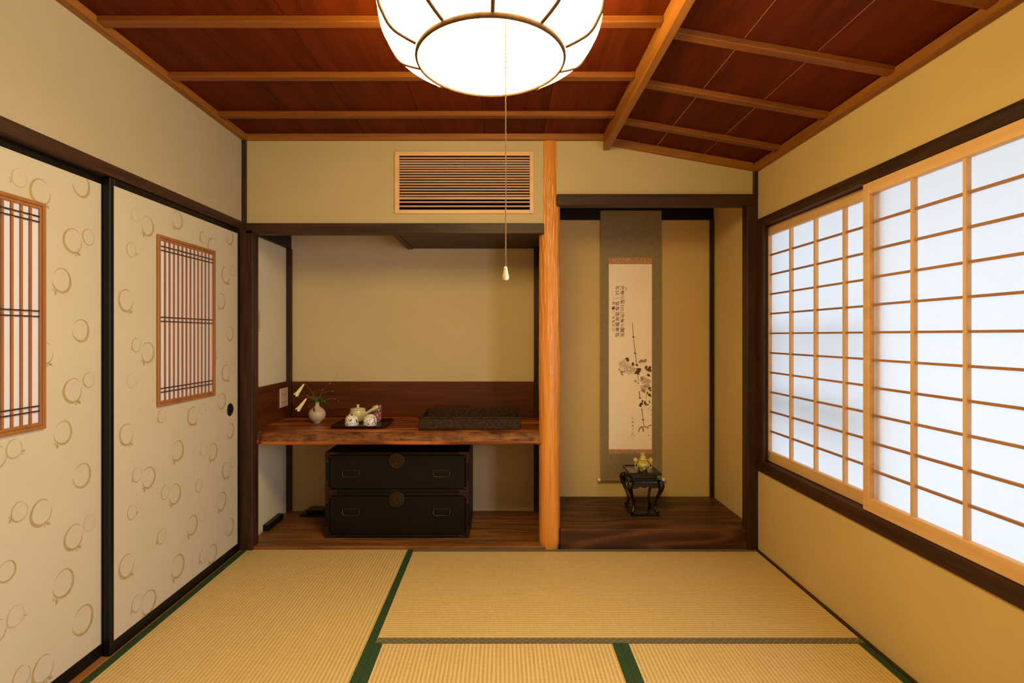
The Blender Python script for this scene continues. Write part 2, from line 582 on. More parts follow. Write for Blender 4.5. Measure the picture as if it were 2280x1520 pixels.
# log pillar
prof_v, prof_f = [], []
SEG, ROW = 120, 170
pcx, pcy = .262, 3.088
for j in range(ROW + 1):
    z = -.05 + (2.30) * j / ROW
    for i in range(SEG):
        a = 2 * PI * i / SEG
        r = .0575 - .0015 * z / 2.2
        up = .35 + .65 * min(1, max(0, (z - .6) / .8))
        g = noise.noise(Vector((math.cos(a) * 5.5, math.sin(a) * 5.5, z * 4.5)))
        g2 = noise.noise(Vector((math.cos(a) * 11, math.sin(a) * 11, z * 9 + 9)))
        r += up * (.0030 * g + .0040 * (.5 - abs(g2) * 2.0))
        if 1.72 < z:
            r -= .0
        if z < .035:
            r -= .006 * (1 - max(0, z) / .035)
        prof_v.append((pcx + r * math.cos(a), pcy + r * math.sin(a), z))
for j in range(ROW):
    for i in range(SEG):
        i2 = (i + 1) % SEG
        prof_f.append((j * SEG + i, j * SEG + i2, (j + 1) * SEG + i2, (j + 1) * SEG + i))
struct(MB().add(prof_v, prof_f, 0, True).obj('pillar', 'log'), 'round orange cypress log pillar between the two alcoves', 'pillar')

# ceiling, flat part: long boards with fine joints
m = MB()
js = [XL - .05, -1.075, -.745, -.412, -.095, .222, .553]
for a, b in zip(js[:-1], js[1:]):
    m.box(a + .0012, b - .0012, YF, 3.05, ZC, ZC + .008)
m.box(XL - .1, .6, YF, 3.1, ZC + .008, ZC + .03)
struct(m.obj('ceiling', 'board_y'), 'flat russet board ceiling', 'ceiling')
m = MB()
js = [.57, .84, 1.095, 1.46]
for a, b in zip(js[:-1], js[1:]):
    a, b = a + .0015, b - .0015
    m.hexa([(x, y, zs(x) + dz) for dz in (0, .001) for y in (YF, 3.05) for x in (a, b)])
a, b = .575, 1.5
m.hexa([(x, y, zs(x) + dz) for dz in (.0012, .03) for y in (YF, 3.1) for x in (a, b)], 1)
struct(m.obj('ceiling_slope', ['board_y', 'hinoki_y']), 'sloping russet board ceiling over the window side', 'ceiling')
# ridge bar
box_s('trim_24', (.552, .584, YF, 3.043, 2.177, 2.285), 'batten_y', 'long square amber beam where flat and sloping ceiling meet', 'beam')
# cornices
box_s('trim_25', (XL, XL + .034, YF, 3.04, 2.231, ZC), 'batten_y', 'amber cornice along the top of the left wall', 'cornice')
box_s('trim_26', (XL + .034, .552, 3.018, 3.045, 2.229, ZC), 'batten_x', 'amber cornice over the left part of the back wall', 'cornice')
m = MB().hexa([(x, y, zs(x) + dz) for dz in (-.040, -.0005) for y in (3.016, 3.045) for x in (.584, XR - .032)])
struct(m.obj('trim_27', 'batten_x', bevel=.002), 'amber cornice sloping down over the right part of the back wall', 'cornice')
m = MB().hexa([(x, y, z) for (z, q) in ((2.058, 0), (2.098, 1)) for y in (YF, 3.03) for x in (XR - .032, XR)])
struct(m.obj('trim_28', 'batten_y', bevel=.002), 'amber cornice along the top of the right wall', 'cornice')
# battens
names = ['nearest the lamp', 'behind the lamp', 'nearest the alcoves']
n = 29
for y, w in zip((1.925, 2.330, 2.736), names):
    m = MB().box(XL + .030, .552, y - .021, y + .021, 2.239, ZC + .001)
    struct(m.obj('trim_%d' % n, 'rib_x', bevel=.003), 'amber batten across the flat ceiling, ' + w, 'batten', 'flat ceiling battens')
    n += 1
names = ['cut by the top of the photo', 'second from the front', 'third from the front', 'nearest the scroll alcove']
for y, w in zip((1.548, 1.952, 2.345, 2.752), names):
    m = MB().hexa([(x, yy, zs(x) + dz) for dz in (-.023, .001) for yy in (y - .021, y + .021) for x in (.584, XR - .026)])
    struct(m.obj('trim_%d' % n, 'rib_x', bevel=.003), 'amber batten down the sloping ceiling, ' + w, 'batten', 'sloping ceiling battens')
    n += 1


# ------------------------------------------------------------------ sliding doors with bird motifs
def ribbon(m, path, widths, to3, mat):
    """flat brush stroke in a 2-D plane"""
    L, R = [], []
    k = len(path)
    for i, p in enumerate(path):
        a, b = path[max(i - 1, 0)], path[min(i + 1, k - 1)]
        dx, dy = b[0] - a[0], b[1] - a[1]
        q = math.hypot(dx, dy) or 1
        nx, ny = -dy / q, dx / q
        w = widths[i] / 2
        L.append(to3(p[0] + nx * w, p[1] + ny * w))
        R.append(to3(p[0] - nx * w, p[1] - ny * w))
    vs = L + R
    m.add(vs, [(i, i + 1, k + i + 1, k + i) for i in range(k - 1)], mat)


def blob(m, c, rx, ry, ang, to3, mat, lobes=0, amp=.25, n=26):
    pts = []
    for i in range(n):
        a = 2 * PI * i / n
        r = 1 + (amp * math.cos(lobes * a) if lobes else 0)
        x, y = rx * r * math.cos(a), ry * r * math.sin(a)
        pts.append(to3(c[0] + x * math.cos(ang) - y * math.sin(ang), c[1] + x * math.sin(ang) + y * math.cos(ang)))
    ctr = to3(*c)
    m.add([ctr] + pts, [(0, i + 1, (i + 1) % n + 1) for i in range(n)], mat)


def bird(m, u, v, r, kind, to3, rng):
    """round brushed bird: open ring, thicker on one side, tail tuft and a small face"""
    mat = 1
    if kind[0] == 'S':
        th, gap, wmax, tail = 200, None, .10, {'L': 205, 'R': -25, 'N': None}[kind[1]]
        mat = 2 if rng.random() < .3 else 1
    elif kind[0] == 'L':
        th, gap, wmax, tail = 215, 25, .20, {'T': -62, 'N': None}[kind[1]]
    else:
        th, gap, wmax, tail = -40, 165, .19, {'T': 235, 'N': None}[kind[1]]
    path, wid = [], []
    n = 40
    if gap is None:
        a0, a1 = 60, 60 + 352
    else:
        a0, a1 = gap + 16, gap + 360 - 16
    for i in range(n + 1):
        t = i / n
        a = math.radians(a0 + (a1 - a0) * t)
        w = .075 + wmax * (.5 + .5 * math.cos(a - math.radians(th))) ** 1.6
        w *= min(1, t * 9 + .25) * min(1, (1 - t) * 9 + .25)
        rr = r * (1 + .02 * math.sin(3 * a + u * 9))
        path.append((u + rr * math.cos(a) * .97, v + rr * math.sin(a) * 1.0))
        wid.append(w * r)
    ribbon(m, path, wid, to3, mat)
    if tail is not None:
        a = math.radians(tail)
        for d, s, da in ((1.17, .13, 0), (1.30, .15, .12), (1.22, .10, -.22)):
            blob(m, (u + r * d * math.cos(a + da), v + r * d * math.sin(a + da)), r * s, r * s * .75, a, to3, mat)
    for dx, dy, l, an in ((-.12, .52, .16, -.9), (.10, .50, .14, .6), (.02, .38, .12, -.4), (.26, .44, .10, 1.2)):
        p0 = (u + r * dx, v + r * dy)
        ribbon(m, [p0, (p0[0] + r * l * math.cos(an) / 2, p0[1] + r * l * math.sin(an) / 2), (p0[0] + r * l * math.cos(an), p0[1] + r * l * math.sin(an))],
               [r * .02, r * .05, r * .02], to3, 2)


A = lambda x, y: (x / 2.7143, 300 + y / 2.7143)
B = lambda x, y: (x / 2.3036, 860 + y / 2.3036)
REAR = [(A, 117, 262, 55, 'SL'), (A, 245, 345, 75, 'LT'), (A, 490, 305, 68, 'RN'), (A, 440, 640, 72, 'LT'), (A, 535, 618, 48, 'SN'), (A, 372, 880, 72, 'RT'),
        (A, 487, 1182, 66, 'RN'), (A, 440, 1545, 72, 'LT'), (A, 537, 1480, 46, 'SN'), (A, 268, 1320, 66, 'LT'), (B, 322, 237, 58, 'RT'), (B, -20, 365, 60, 'LN'),
        (B, 73, 320, 48, 'SR'), (B, 420, 457, 60, 'RN'), (B, 100, 642, 50, 'SL'), (B, 212, 648, 66, 'LT'), (B, 378, 773, 62, 'LT'), (B, 458, 700, 40, 'SN'), (B, 35, 948, 52, 'RN'),
        (B, 325, 1010, 68, 'RT'), (B, 80, 1178, 52, 'SR'), (B, -20, 1260, 60, 'LN'), (B, 425, 1198, 70, 'RN'), (B, 110, 1490, 55, 'SL'), (B, 222, 1450, 68, 'LT')]
FRONT = [(A, 822, 485, 40, 'SL'), (A, 892, 552, 57, 'RT'), (A, 1072, 517, 52, 'RT'), (A, 793, 695, 43, 'SR'), (A, 1228, 620, 36, 'SL'), (A, 1283, 675, 50, 'LT'),
         (A, 1388, 618, 43, 'RN'), (A, 762, 1000, 65, 'LT'), (A, 1365, 848, 48, 'LT'), (A, 1407, 822, 31, 'SN'), (A, 1337, 1005, 46, 'RT'), (A, 1388, 1200, 43, 'RN'),
         (A, 825, 1270, 42, 'SL'), (A, 893, 1315, 60, 'RT'), (A, 795, 1485, 42, 'SR'), (A, 1365, 1438, 48, 'LT'), (A, 1407, 1402, 31, 'SN'), (A, 1290, 1300, 46, 'LT'),
         (B, 650, 245, 54, 'LT'), (B, 830, 152, 34, 'SL'), (B, 988, 152, 45, 'LT'), (B, 1038, 115, 28, 'SR'), (B, 1137, 75, 40, 'RN'), (B, 1180, 226, 38, 'RN'),
         (B, 912, 330, 50, 'RT'), (B, 1045, 322, 32, 'SL'), (B, 1092, 335, 42, 'RT'), (B, 703, 453, 36, 'SL'), (B, 762, 467, 52, 'RT'), (B, 848, 543, 35, 'SN'), (B, 897, 552, 50, 'RT'),
         (B, 1160, 430, 40, 'LT'), (B, 1192, 390, 25, 'SN'), (B, 1020, 510, 32, 'SN'), (B, 1137, 588, 45, 'RT'), (B, 677, 645, 36, 'SR'), (B, 985, 712, 48, 'RT'), (B, 1037, 660, 31, 'SR'),
         (B, 828, 770, 36, 'SL'), (B, 1178, 720, 42, 'RN'), (B, 650, 920, 58, 'LT'), (B, 912, 922, 56, 'RT'), (B, 1042, 868, 35, 'SL'), (B, 1088, 858, 45, 'RT'), (B, 703, 1112, 42, 'SL'),
         (B, 762, 1105, 58, 'RT')]


def fusuma(name, label, XF, Y0, Y1, motifs, wy0, wy1, handle):
    t = thing(name, label, 'sliding door', (XF, (Y0 + Y1) / 2, .003), 'bird patterned sliding doors', 'structure')
    zb, zt, fz = .003, 1.741, .025
    m = MB()
    m.box(XF - .026, XF, Y0, Y0 + .022, zb, zt)
    m.box(XF - .026, XF, Y1 - .022, Y1, zb, zt)
    m.box(XF - .026, XF, Y0 + .022, Y1 - .022, zb, .048)
    m.box(XF - .026, XF, Y0 + .022, Y1 - .022, zt - fz, zt)
    o = m.obj('door_frame', 'jet_z', t, bevel=.002)
    o['label'] = 'black lacquered frame'
    XP = XF - .004
    m = MB().box(XP - .016, XP, Y0 + .022, Y1 - .022, .048, zt - fz)
    rng = random.Random(3)
    i = 0
    for fn, x, y, r, kd in motifs:
        px, py = fn(x, y)
        s = 2.7143 if fn is A else 2.3036
        Y, z = on_side(px, py, XP)
        rm = r / s * Y / F
        if Y - rm < Y0 + .022 - rm * .55 or Y + rm > Y1 - .022 + rm * .3:
            continue
        i += 1
        bird(m, Y, z, rm, kd, lambda u, v, k=i: Vector((XP + .0003 + .00002 * (k % 5), min(max(u, Y0 + .023), Y1 - .023), v)), rng)
    m.obj('door_panel', ['fusuma', 'gold', 'gold_f'], t)['label'] = 'cream paper printed with round gold birds'
    # lattice window
    z0, z1 = .872, 1.584
    f = MB().frame(0, XP + .0005, XP + .010, wy0, wy1, z0, z1, .012).frame(0, XP + .0005, XP + .007, wy0 + .012, wy1 - .012, z0 + .012, z1 - .012, .010)
    w = f.obj('window_frame', 'lattice_z', t, bevel=.0015)
    w['label'] = 'brown wooden frame of the door window'
    MB().box(XP + .0006, XP + .0014, wy0 + .01, wy1 - .01, z0 + .01, z1 - .01).obj('window_paper', 'win_paper', w)
    m = MB()
    ns = 12
    a, b = wy0 + .022, wy1 - .022
    for k in range(ns):
        c = a + (b - a) * (k + 1) / (ns + 1)
        m.box(XP + .003, XP + .0062, c - .0042, c + .0042, z0 + .022, z1 - .022)
    m.obj('lattice_slat', 'lattice_z', w)['label'] = 'row of upright lattice slats'
    m = MB()
    for zz in (1.539, 1.522, 1.243, 1.226, .946, .930):
        m.box(XP + .0016, XP + .0066, a, b, zz - .002, zz + .002)
    m.obj('lattice_bar', 'dark_y', w)['label'] = 'thin dark cross bars in pairs'
    if handle:
        hy, hz = handle
        n_ = 28
        m = MB()
        for r0, r1, h0, h1 in ((.034, .029, .0006, .0045), (.029, .026, .0045, .0030), (.026, .0005, .0012, .0010)):
            vs = []
            for r_, h_ in ((r0, h0), (r1, h1)):
                vs += [(XP + h_, hy + r_ * math.cos(2 * PI * k / n_), hz + r_ * math.sin(2 * PI * k / n_)) for k in range(n_)]
            m.add(vs, [(k, (k + 1) % n_, n_ + (k + 1) % n_, n_ + k) for k in range(n_)], 0, True)
        m.obj('finger_pull', 'lacquer', t)['label'] = 'round black finger pull'
    return t


fusuma('door_1', 'bird patterned sliding door nearer the camera, its lattice window cut by the photo edge', XL - .032, 1.02, 2.045, REAR, 1.304, 1.768, None)
fusuma('door_2', 'bird patterned sliding door next to the dark corner post, with black round pull', XL, 2.017, 3.018, FRONT, 2.292, 2.751, (2.915, .779))


# ------------------------------------------------------------------ paper windows
def shoji(name, label, XF, Y0, Y1):
    t = thing(name, label, 'paper window', (XF, (Y0 + Y1) / 2, .496), 'sliding paper windows', 'structure')
    z0, z1 = .496, 1.749
    st, th = .035, .026
    f = MB()
    f.box(XF, XF + th, Y0, Y0 + st, z0, z1)
    f.box(XF, XF + th, Y1 - st, Y1, z0, z1)
    f.box(XF, XF + th, Y0 + st, Y1 - st, z0, .549)
    f.box(XF, XF + th, Y0 + st, Y1 - st, 1.703, z1)
    f.obj('window_frame', 'hinoki_y', t, bevel=.002)
    a, b = Y0 + st, Y1 - st
    for k in range(1, 4):
        c = a + (b - a) * k / 4
        MB().box(XF + .004, XF + .020, c - .0065, c + .0065, .549, 1.703).obj('muntin', 'hinoki_z', t)
    for k in range(1, 11):
        c = .549 + (1.703 - .549) * k / 11
        MB().box(XF + .0105, XF + .0205, a, b, c - .0042, c + .0042).obj('muntin', 'kumiko_shade_y', t)
    MB().box(XF + .0206, XF + .0212, Y0 + .01, Y1 - .01, z0 + .01, z1 - .01).obj('window_paper', 'shoji', t)['label'] = 'glowing white paper'
    return t


w2 = shoji('window_2', 'larger looking paper window nearer the camera, in front of the other', XR, 1.215, 2.153)
w1 = shoji('window_1', 'paper window next to the scroll alcove corner post, set behind the nearer one', XR + .032, 2.082, 3.020)
o = MB().box(XR + .0318, XR + .034, 3.004, 3.010, .885, .935).obj('finger_pull', 'shade_dark', w1)
o['label'] = 'small dark pull recess at the far edge'
# outdoor rail shading the paper; unseen eave added to block sky light
struct(MB().box(1.62, 1.66, 2.15, 3.2, 1.17, 1.225).box(1.62, 1.66, 2.15, 3.2, .80, .90).obj('trim_36', 'dark_y'), 'outdoor hand rail shading the farther paper window', 'rail')
struct(MB().box(1.53, 2.10, -.6, 3.9, 2.12, 2.16).obj('trim_37', 'dark_y'), 'unseen eave added to block sky above the paper windows', 'eave')


# ------------------------------------------------------------------ straw mats
def mat_(label, x0, x1, y0, y1, axis, edges, em):
    t = thing('tatami_mat', label, 'tatami mat', ((x0 + x1) / 2, (y0 + y1) / 2, -.052), 'straw mats on the floor')
    bw = .030
    g = .0008
    x0, x1, y0, y1 = x0 + g, x1 - g, y0 + g, y1 - g
    MB().box(x0, x1, y0, y1, -.05, -.0006).obj('rush_cover', 'tat_x' if axis == 0 else 'tat_y', t, bevel=.002)
    for e in edges:
        m = MB()
        if e == 'l':
            m.box(x0 - .0003, x0 + bw, y0, y1, -.045, .0008)
        if e == 'r':
            m.box(x1 - bw, x1 + .0003, y0, y1, -.045, .0008)
        if e == 'n':
            m.box(x0, x1, y0 - .0003, y0 + bw + .005, -.045, .0008)
        if e == 'f':
            m.box(x0, x1, y1 - bw, y1 + .0003, -.045, .0008)
        m.obj('cloth_border', em, t)['label'] = 'green cloth border' if em == 'edge_g' else 'green cloth border, greyed for its sheen'


mat_('straw mat lying along the bird patterned sliding doors', XL + .003, -.483, 1.15, 3.040, 1, 'lr', 'edge_g')
mat_('straw mat lying crosswise in front of the alcoves, its green borders greyed for their sheen', -.483, 1.380, 2.113, 3.040, 0, 'nf', 'edge_sheen')
mat_('straw mat in the middle foreground between two green seams', -.483, .448, .25, 2.113, 1, 'lr', 'edge_g')
mat_('straw mat in the foreground beside the window wall', .448, 1.380, .25, 2.113, 1, 'lr', 'edge_g')
mat_('straw mat hidden below the camera, crosswise at the near left', XL + .003, -.483, -.42, 1.15, 1, 'lr', 'edge_g')

# ------------------------------------------------------------------ ceiling lamp
LX, LY, LZ = -.033, 1.60, 1.95
lamp = thing('ceiling_lamp', 'round glowing paper lamp with curved wooden ribs hanging from the ceiling', 'ceiling lamp', (LX, LY, LZ))
TL = math.radians(2.5)
prof = [(.213, .012), (.234, .019), (.254, .027), (.274, .037), (.291, .054), (.304, .078), (.314, .100), (.321, .140), (.327, .190), (.324, .235), (.312, .262)]


def smooth2(pf, n=5):
    out = []
    for i in range(len(pf) - 1):
        a, b, c, d = pf[max(i - 1, 0)], pf[i], pf[i + 1], pf[min(i + 2, len(pf) - 1)]
        for k in range(n):
            s = k / n
            out.append(tuple(.5 * (2 * b[j] + (c[j] - a[j]) * s + (2 * a[j] - 5 * b[j] + 4 * c[j] - d[j]) * s * s + (3 * b[j] - a[j] - 3 * c[j] + d[j]) * s ** 3) for j in (0, 1)))
    out.append(pf[-1])
    return out


prof = smooth2(prof)


def lamp_pt(r, a, z):
    p = Vector((r * math.sin(a), -r * math.cos(a), z))
    return Vector((LX, LY, LZ)) + Matrix.Rotation(-TL, 3, 'X') @ p


def revolve(pf, seg=80, m=0):
    mb = MB()
    k = len(pf)
    vs = [lamp_pt(r, 2 * PI * i / seg, z) for r, z in pf for i in range(seg)]
    fs = [(j * seg + i, j * seg + (i + 1) % seg, (j + 1) * seg + (i + 1) % seg, (j + 1) * seg + i) for j in range(k - 1) for i in range(seg)]
    return mb.add(vs, fs, m, True)


revolve(prof, 100).obj('lamp_shade', 'lamp_s', lamp)['label'] = 'white paper side panels'
mb = MB()
mb.add([lamp_pt(0, 0, .006)] + [lamp_pt(.209, 2 * PI * i / 80, .006) for i in range(80)], [(0, i + 1, (i + 1) % 80 + 1) for i in range(80)])
mb.obj('diffuser', 'lamp_b', lamp)['label'] = 'round white paper base'
revolve([(.208, .016), (.208, .0), (.213, .0), (.2155, .006), (.2145, .018), (.208, .016)], 100).obj('base_ring', 'lamp_w', lamp)['label'] = 'wooden hoop around the base'
for k in range(10):
    a = 2 * PI * k / 10 + math.radians(2.5)
    mb = MB()
    pp = [lamp_pt(r + .0035, a, z + .001) for r, z in prof]
    mb.tube(pp, .0056, 8, flat=.8)
    mb.obj('rib', 'lamp_w', lamp)
revolve([(.30, .262), (.318, .262), (.318, .292), (.30, .292), (.30, .262)], 64).obj('top_ring', 'lamp_w', lamp)
mb = MB()
cxp, cyp = .009, 1.392
pts = []
for k in range(241):
    z = 1.955 - (1.955 - 1.337) * k / 240
    pts.append((cxp + .0003 * math.sin(k * 1.1), cyp + .0003 * math.cos(k * 1.1), z))
c_ = mb.tube(pts, .0015, 6).obj('pull_cord', 'cord', lamp)
c_['label'] = 'thin twisted pull cord'
mb = MB().lathe([(.0015, .0345), (.0034, .034), (.0042, .030), (.0058, .020), (.0080, .010), (.0084, .006), (.0068, .002), (.003, .0004), (.0005, 0)], 20, (cxp, cyp, 1.304))
mb.obj('pull_knob', 'ivory', c_)['label'] = 'ivory drop shaped knob'

# ------------------------------------------------------------------ louvred vent in the back wall
YV = YB
a0, b0 = pt(879, 476, YV), pt(1188, 338, YV)
vent = thing('vent_grille', 'wooden louvred vent grille set in the back wall above the shelf alcove', 'vent', (a0.x, YV, a0.z))
i0, i1 = pt(889.5, 467.5, YV), pt(1179.5, 347.5, YV)
m = MB()
m.box(a0.x, i0.x, YV - .010, YV - .0005, a0.z, b0.z)
m.box(i1.x, b0.x, YV - .010, YV - .0005, a0.z, b0.z)
m.box(i0.x, i1.x, YV - .010, YV - .0005, a0.z, i0.z)
m.box(i0.x, i1.x, YV - .010, YV - .0005, i1.z, b0.z)
m.obj('grille_frame', 'hinoki_x', vent, bevel=.0015)
MB().box(i0.x, i1.x, YV - .0016, YV - .0004, i0.z, i1.z).obj('grille_back', 'dark_sheet', vent)['label'] = 'near black sheet painted as the unlit opening behind the slats'
for k, py in enumerate([353.4, 359.5, 364.9, 370.6, 376, 381.6, 387.3, 393.2, 399.1, 405.2, 411.2, 417.3, 423.6, 430.0, 436.4, 442.6, 451, 460.3]):
    z = pt(0, py, YV).z
    h = .0047 if k == 15 else .0025
    MB().hexa([(x, y, z + dz + (0.002 if y < YV - .005 else 0)) for dz in (-h, h) for y in (YV - .0098, YV - .0018) for x in (i0.x, i1.x)]).obj('slat', 'slat', vent)
for px in (1035,):
    q = pt(px, 0, YV).x
    MB().box(q - .002, q + .002, YV - .0045, YV - .0017, pt(0, 440, YV).z, i1.z).obj('divider', 'shade_dark', vent)

# ------------------------------------------------------------------ shelf slab with live edge
sx0, sx1 = -1.3965, .2295
nx = 140
SY1 = YA - .0145


def edge_y(x):
    return 3.064 + .012 * noise.noise(Vector((x * 2.1, 3, 0))) + .006 * noise.noise(Vector((x * 9, 1, 5))) + .003 * noise.noise(Vector((x * 31, 1, 5)))


rows = []
for i in range(nx + 1):
    x = sx0 + (sx1 - sx0) * i / nx
    ey = edge_y(x) + (.02 if x < -1.33 else 0)
    j = lambda s, a: a * noise.noise(Vector((x * 17, s, 2)))
    prof_ = [(SY1, .565), (ey + .004, .565), (ey - .006 + j(1, .004), .569), (ey - .004 + j(2, .006), .585), (ey + .004 + j(3, .007), .602), (ey + .014 + j(4, .007), .618), (ey + .034 + j(5, .010), .631), (ey + .056, .6345), (SY1, .635)]
    rows.append([(x, y, z) for y, z in prof_])
k = len(rows[0])
vs = [p for r in rows for p in r]
m = MB()
for i in range(nx):
    for q in range(k - 1):
        m.add([rows[i][q], rows[i + 1][q], rows[i + 1][q + 1], rows[i][q + 1]], [(0, 1, 2, 3)], 1 if 3 <= q <= 5 else 0, 2 <= q <= 5)
m.poly(rows[0])
m.poly(rows[-1])
o = m.obj('shelf_slab', ['slab', 'bark'])
bm = bmesh.new()
bm.from_mesh(o.data)
bmesh.ops.remove_doubles(bm, verts=bm.verts, dist=1e-5)
bmesh.ops.recalc_face_normals(bm, faces=bm.faces)
bm.to_mesh(o.data)
bm.free()
tag(o, 'thick polished orange brown shelf slab with a rough live front edge', 'shelf')

# ------------------------------------------------------------------ chest of drawers
cx0, cx1, cy0, cy1, cz0, cz1 = -1.006, -.188, 3.168, 3.60, .0155, .505
chest = thing('drawer_chest', 'low black wooden chest with two wide drawers and round iron lock plates', 'chest', ((cx0 + cx1) / 2, (cy0 + cy1) / 2, cz0))
zm = .2737


def half(z0, z1):
    m = MB()
    m.box(cx0, cx0 + .022, cy0, cy1, z0, z1)
    m.box(cx1 - .022, cx1, cy0, cy1, z0, z1)
    m.box(cx0 + .022, cx1 - .022, cy0, cy1, z0, z0 + .018)
    m.box(cx0 + .022, cx1 - .022, cy0, cy1, z1 - .018, z1)
    m.box(cx0 + .022, cx1 - .022, cy1 - .012, cy1, z0 + .018, z1 - .018)
    return m.obj('chest_case', 'chest', chest, bevel=.003)


half(cz0, zm - .001)['label'] = 'lower half of the stacked chest'
half(zm, cz1)['label'] = 'upper half of the stacked chest'
for z0, z1, mz, hz in ((zm + .018, cz1 - .018, .4535, .385), (cz0 + .018, zm - .019, .232, .1655)):
    d = MB().box(cx0 + .0235, cx1 - .0235, cy0 + .006, cy1 - .02, z0 + .0015, z1 - .0015).obj('drawer', 'chest', chest, bevel=.003)
    mx = pt(882.6, 0, cy0).x
    mb = MB()
    n_ = 36
    yy = cy0 - .0005
    ring = lambda r, y: [(mx + r * math.cos(2 * PI * i / n_), y, mz + r * math.sin(2 * PI * i / n_)) for i in range(n_)]
    pr = [(.047, yy + .006), (.047, yy), (.043, yy - .002), (.038, yy - .001), (.030, yy - .0022), (.012, yy - .003), (.0005, yy - .0035)]
    vs = [p for r, y in pr for p in ring(r, y)]
    mb.add(vs, [(q * n_ + i, q * n_ + (i + 1) % n_, (q + 1) * n_ + (i + 1) % n_, (q + 1) * n_ + i) for q in range(len(pr) - 1) for i in range(n_)], 0, True)
    mb.lathe([(.0005, 0), (.005, .002), (.006, .006), (.004, .011), (.0005, .012)], 12, (mx, yy - .004, mz - .022), 1)
    mb.obj('lock_plate', ['iron', 'iron_b'], d)
    for px in (781.6, 983.0):
        hx = pt(px, 0, cy0).x
        mb = MB()
        mb.box(hx - .052, hx + .052, cy0 + .003, cy0 + .0065, hz + .010, hz + .019, 1)
        for s in (-1, 1):
            mb.lathe([(.0005, -.004), (.006, -.003), (.007, 0), (.0005, .004)], 12, (hx + s * .047, cy0 - .002, hz + .014), 1)
        w_, q = .047, .020
        path = [(hx - w_, cy0 - .003, hz + .014), (hx - w_, cy0 - .008, hz - .008), (hx - w_ + .004, cy0 - .009, hz - .016), (hx - w_ + .014, cy0 - .009, hz - q),
                (hx + w_ - .014, cy0 - .009, hz - q), (hx + w_ - .004, cy0 - .009, hz - .016), (hx + w_, cy0 - .008, hz - .008), (hx + w_, cy0 - .003, hz + .014)]
        mb.tube(path, .0026, 8, 0)
        mb.obj('handle', ['iron_b', 'iron'], d)
for x, sx in ((cx0, 1), (cx1, -1)):
    for z, szn in ((cz0, 1), (zm, 1), (zm - .001, -1), (cz1, -1)):
        mb = MB()
        yy = cy0 - .0012
        xs = lambda u: x + sx * u
        zz = lambda v: z + szn * v
        mb.hexa([(xs(u), y, zz(v)) for v in (-.0, .016) for y in (yy, cy0) for u in (-.001, .052)])
        mb.hexa([(xs(u), y, zz(v)) for v in (.016, .052) for y in (yy, cy0) for u in (-.001, .016)])
        for (u, v) in ((.058, .008), (.008, .058), (.024, .024)):
            mb.lathe([(.007, -.0001), (.006, .001), (.0005, .0012)], 10, (0, 0, 0))
            nv = 30
            for q in range(len(mb.v) - nv, len(mb.v)):
                p = mb.v[q]
                mb.v[q] = (xs(u) + p[0], cy0 - p[2] - .0002, zz(v) + p[1])
        mb.obj('corner_plate', 'corner_iron', chest)

# dark bits on the alcove floor
p0, p1 = (-1.395, 3.30), (-1.395, 3.50)
m = MB().box(-1.407, -1.372, 3.275, 3.50, .0155, .052)
tag(m.obj('wood_block', 'jet_y', bevel=.003), 'short dark wooden block against the left alcove wall', 'block')
m = MB().box(-1.29, -1.02, 3.54, YA - .02, .0155, .030).box(-1.255, -1.02, 3.565, YA - .005, .030, .048)
tag(m.obj('low_plinth', 'lacquer', bevel=.003), 'low black plinth on the alcove floor left of the chest', 'plinth')

# ------------------------------------------------------------------ things on the shelf
SZ = .6355
# woven tray box
wx0, wx1, wy0, wy1 = -.470, .101, 3.137, 3.497
t = thing('woven_tray', 'long dark woven cane tray box at the right end of the shelf', 'tray', ((wx0 + wx1) / 2, (wy0 + wy1) / 2, SZ))
MB().box(wx0 + .006, wx1 - .006, wy0 + .006, wy1 - .006, SZ, SZ + .008).obj('tray_base', 'wicker', t)
m = MB()
for b_ in ((wx0, wx1, wy0, wy0 + .008), (wx0, wx1, wy1 - .008, wy1), (wx0, wx0 + .008, wy0 + .008, wy1 - .008), (wx1 - .008, wx1, wy0 + .008, wy1 - .008)):
    m.box(*b_, SZ + .001, SZ + .067)
m.obj('tray_wall', 'wicker', t, bevel=.003)
m = MB()
loop = [(wx0, wy0), (wx1, wy0), (wx1, wy1), (wx0, wy1), (wx0, wy0)]
for (a, b), (c, d) in zip(loop[:-1], loop[1:]):
    m.tube([(a + (c - a) * k / 12, b + (d - b) * k / 12, SZ + .068) for k in range(13)], .0055, 8)
m.obj('tray_rim', 'wicker', t)

# tea tray
t = thing('serving_tray', 'square dark lacquer serving tray under the tea set', 'tray', (-.828, 3.31, SZ))
m = MB()
m.box(-.972, -.680, 3.175, 3.455, SZ, SZ + .006)
m.obj('tray_base', 'tray', t, bevel=.002)
m = MB()
for (a, b, c, d, e, f, g_, h_) in (((-.972, 3.175, -.680, 3.175, 0, -.010, 0, -.010)), ((-.972, 3.455, -.680, 3.455, 0, .010, 0, .010)), ((-.972, 3.175, -.972, 3.455, -.010, 0, -.010, 0)), ((-.680, 3.175, -.680, 3.455, .010, 0, .010, 0))):
    dx = .006 if a == c else 0
    dy = .006 if b == d else 0
    s = [(a - dx / 2, b - dy / 2), (c + dx / 2, d - dy / 2) if dy else (a + dx / 2, b), (a - dx / 2, b + dy / 2) if dy else (c - dx / 2, d), (c + dx / 2, d + dy / 2)]
    m.hexa([(p[0], p[1], SZ + .003) for p in s] + [(p[0] + e, p[1] + f, SZ + .016) for p in s])
m.obj('tray_rim', 'tray', t)
TZ = SZ + .0065

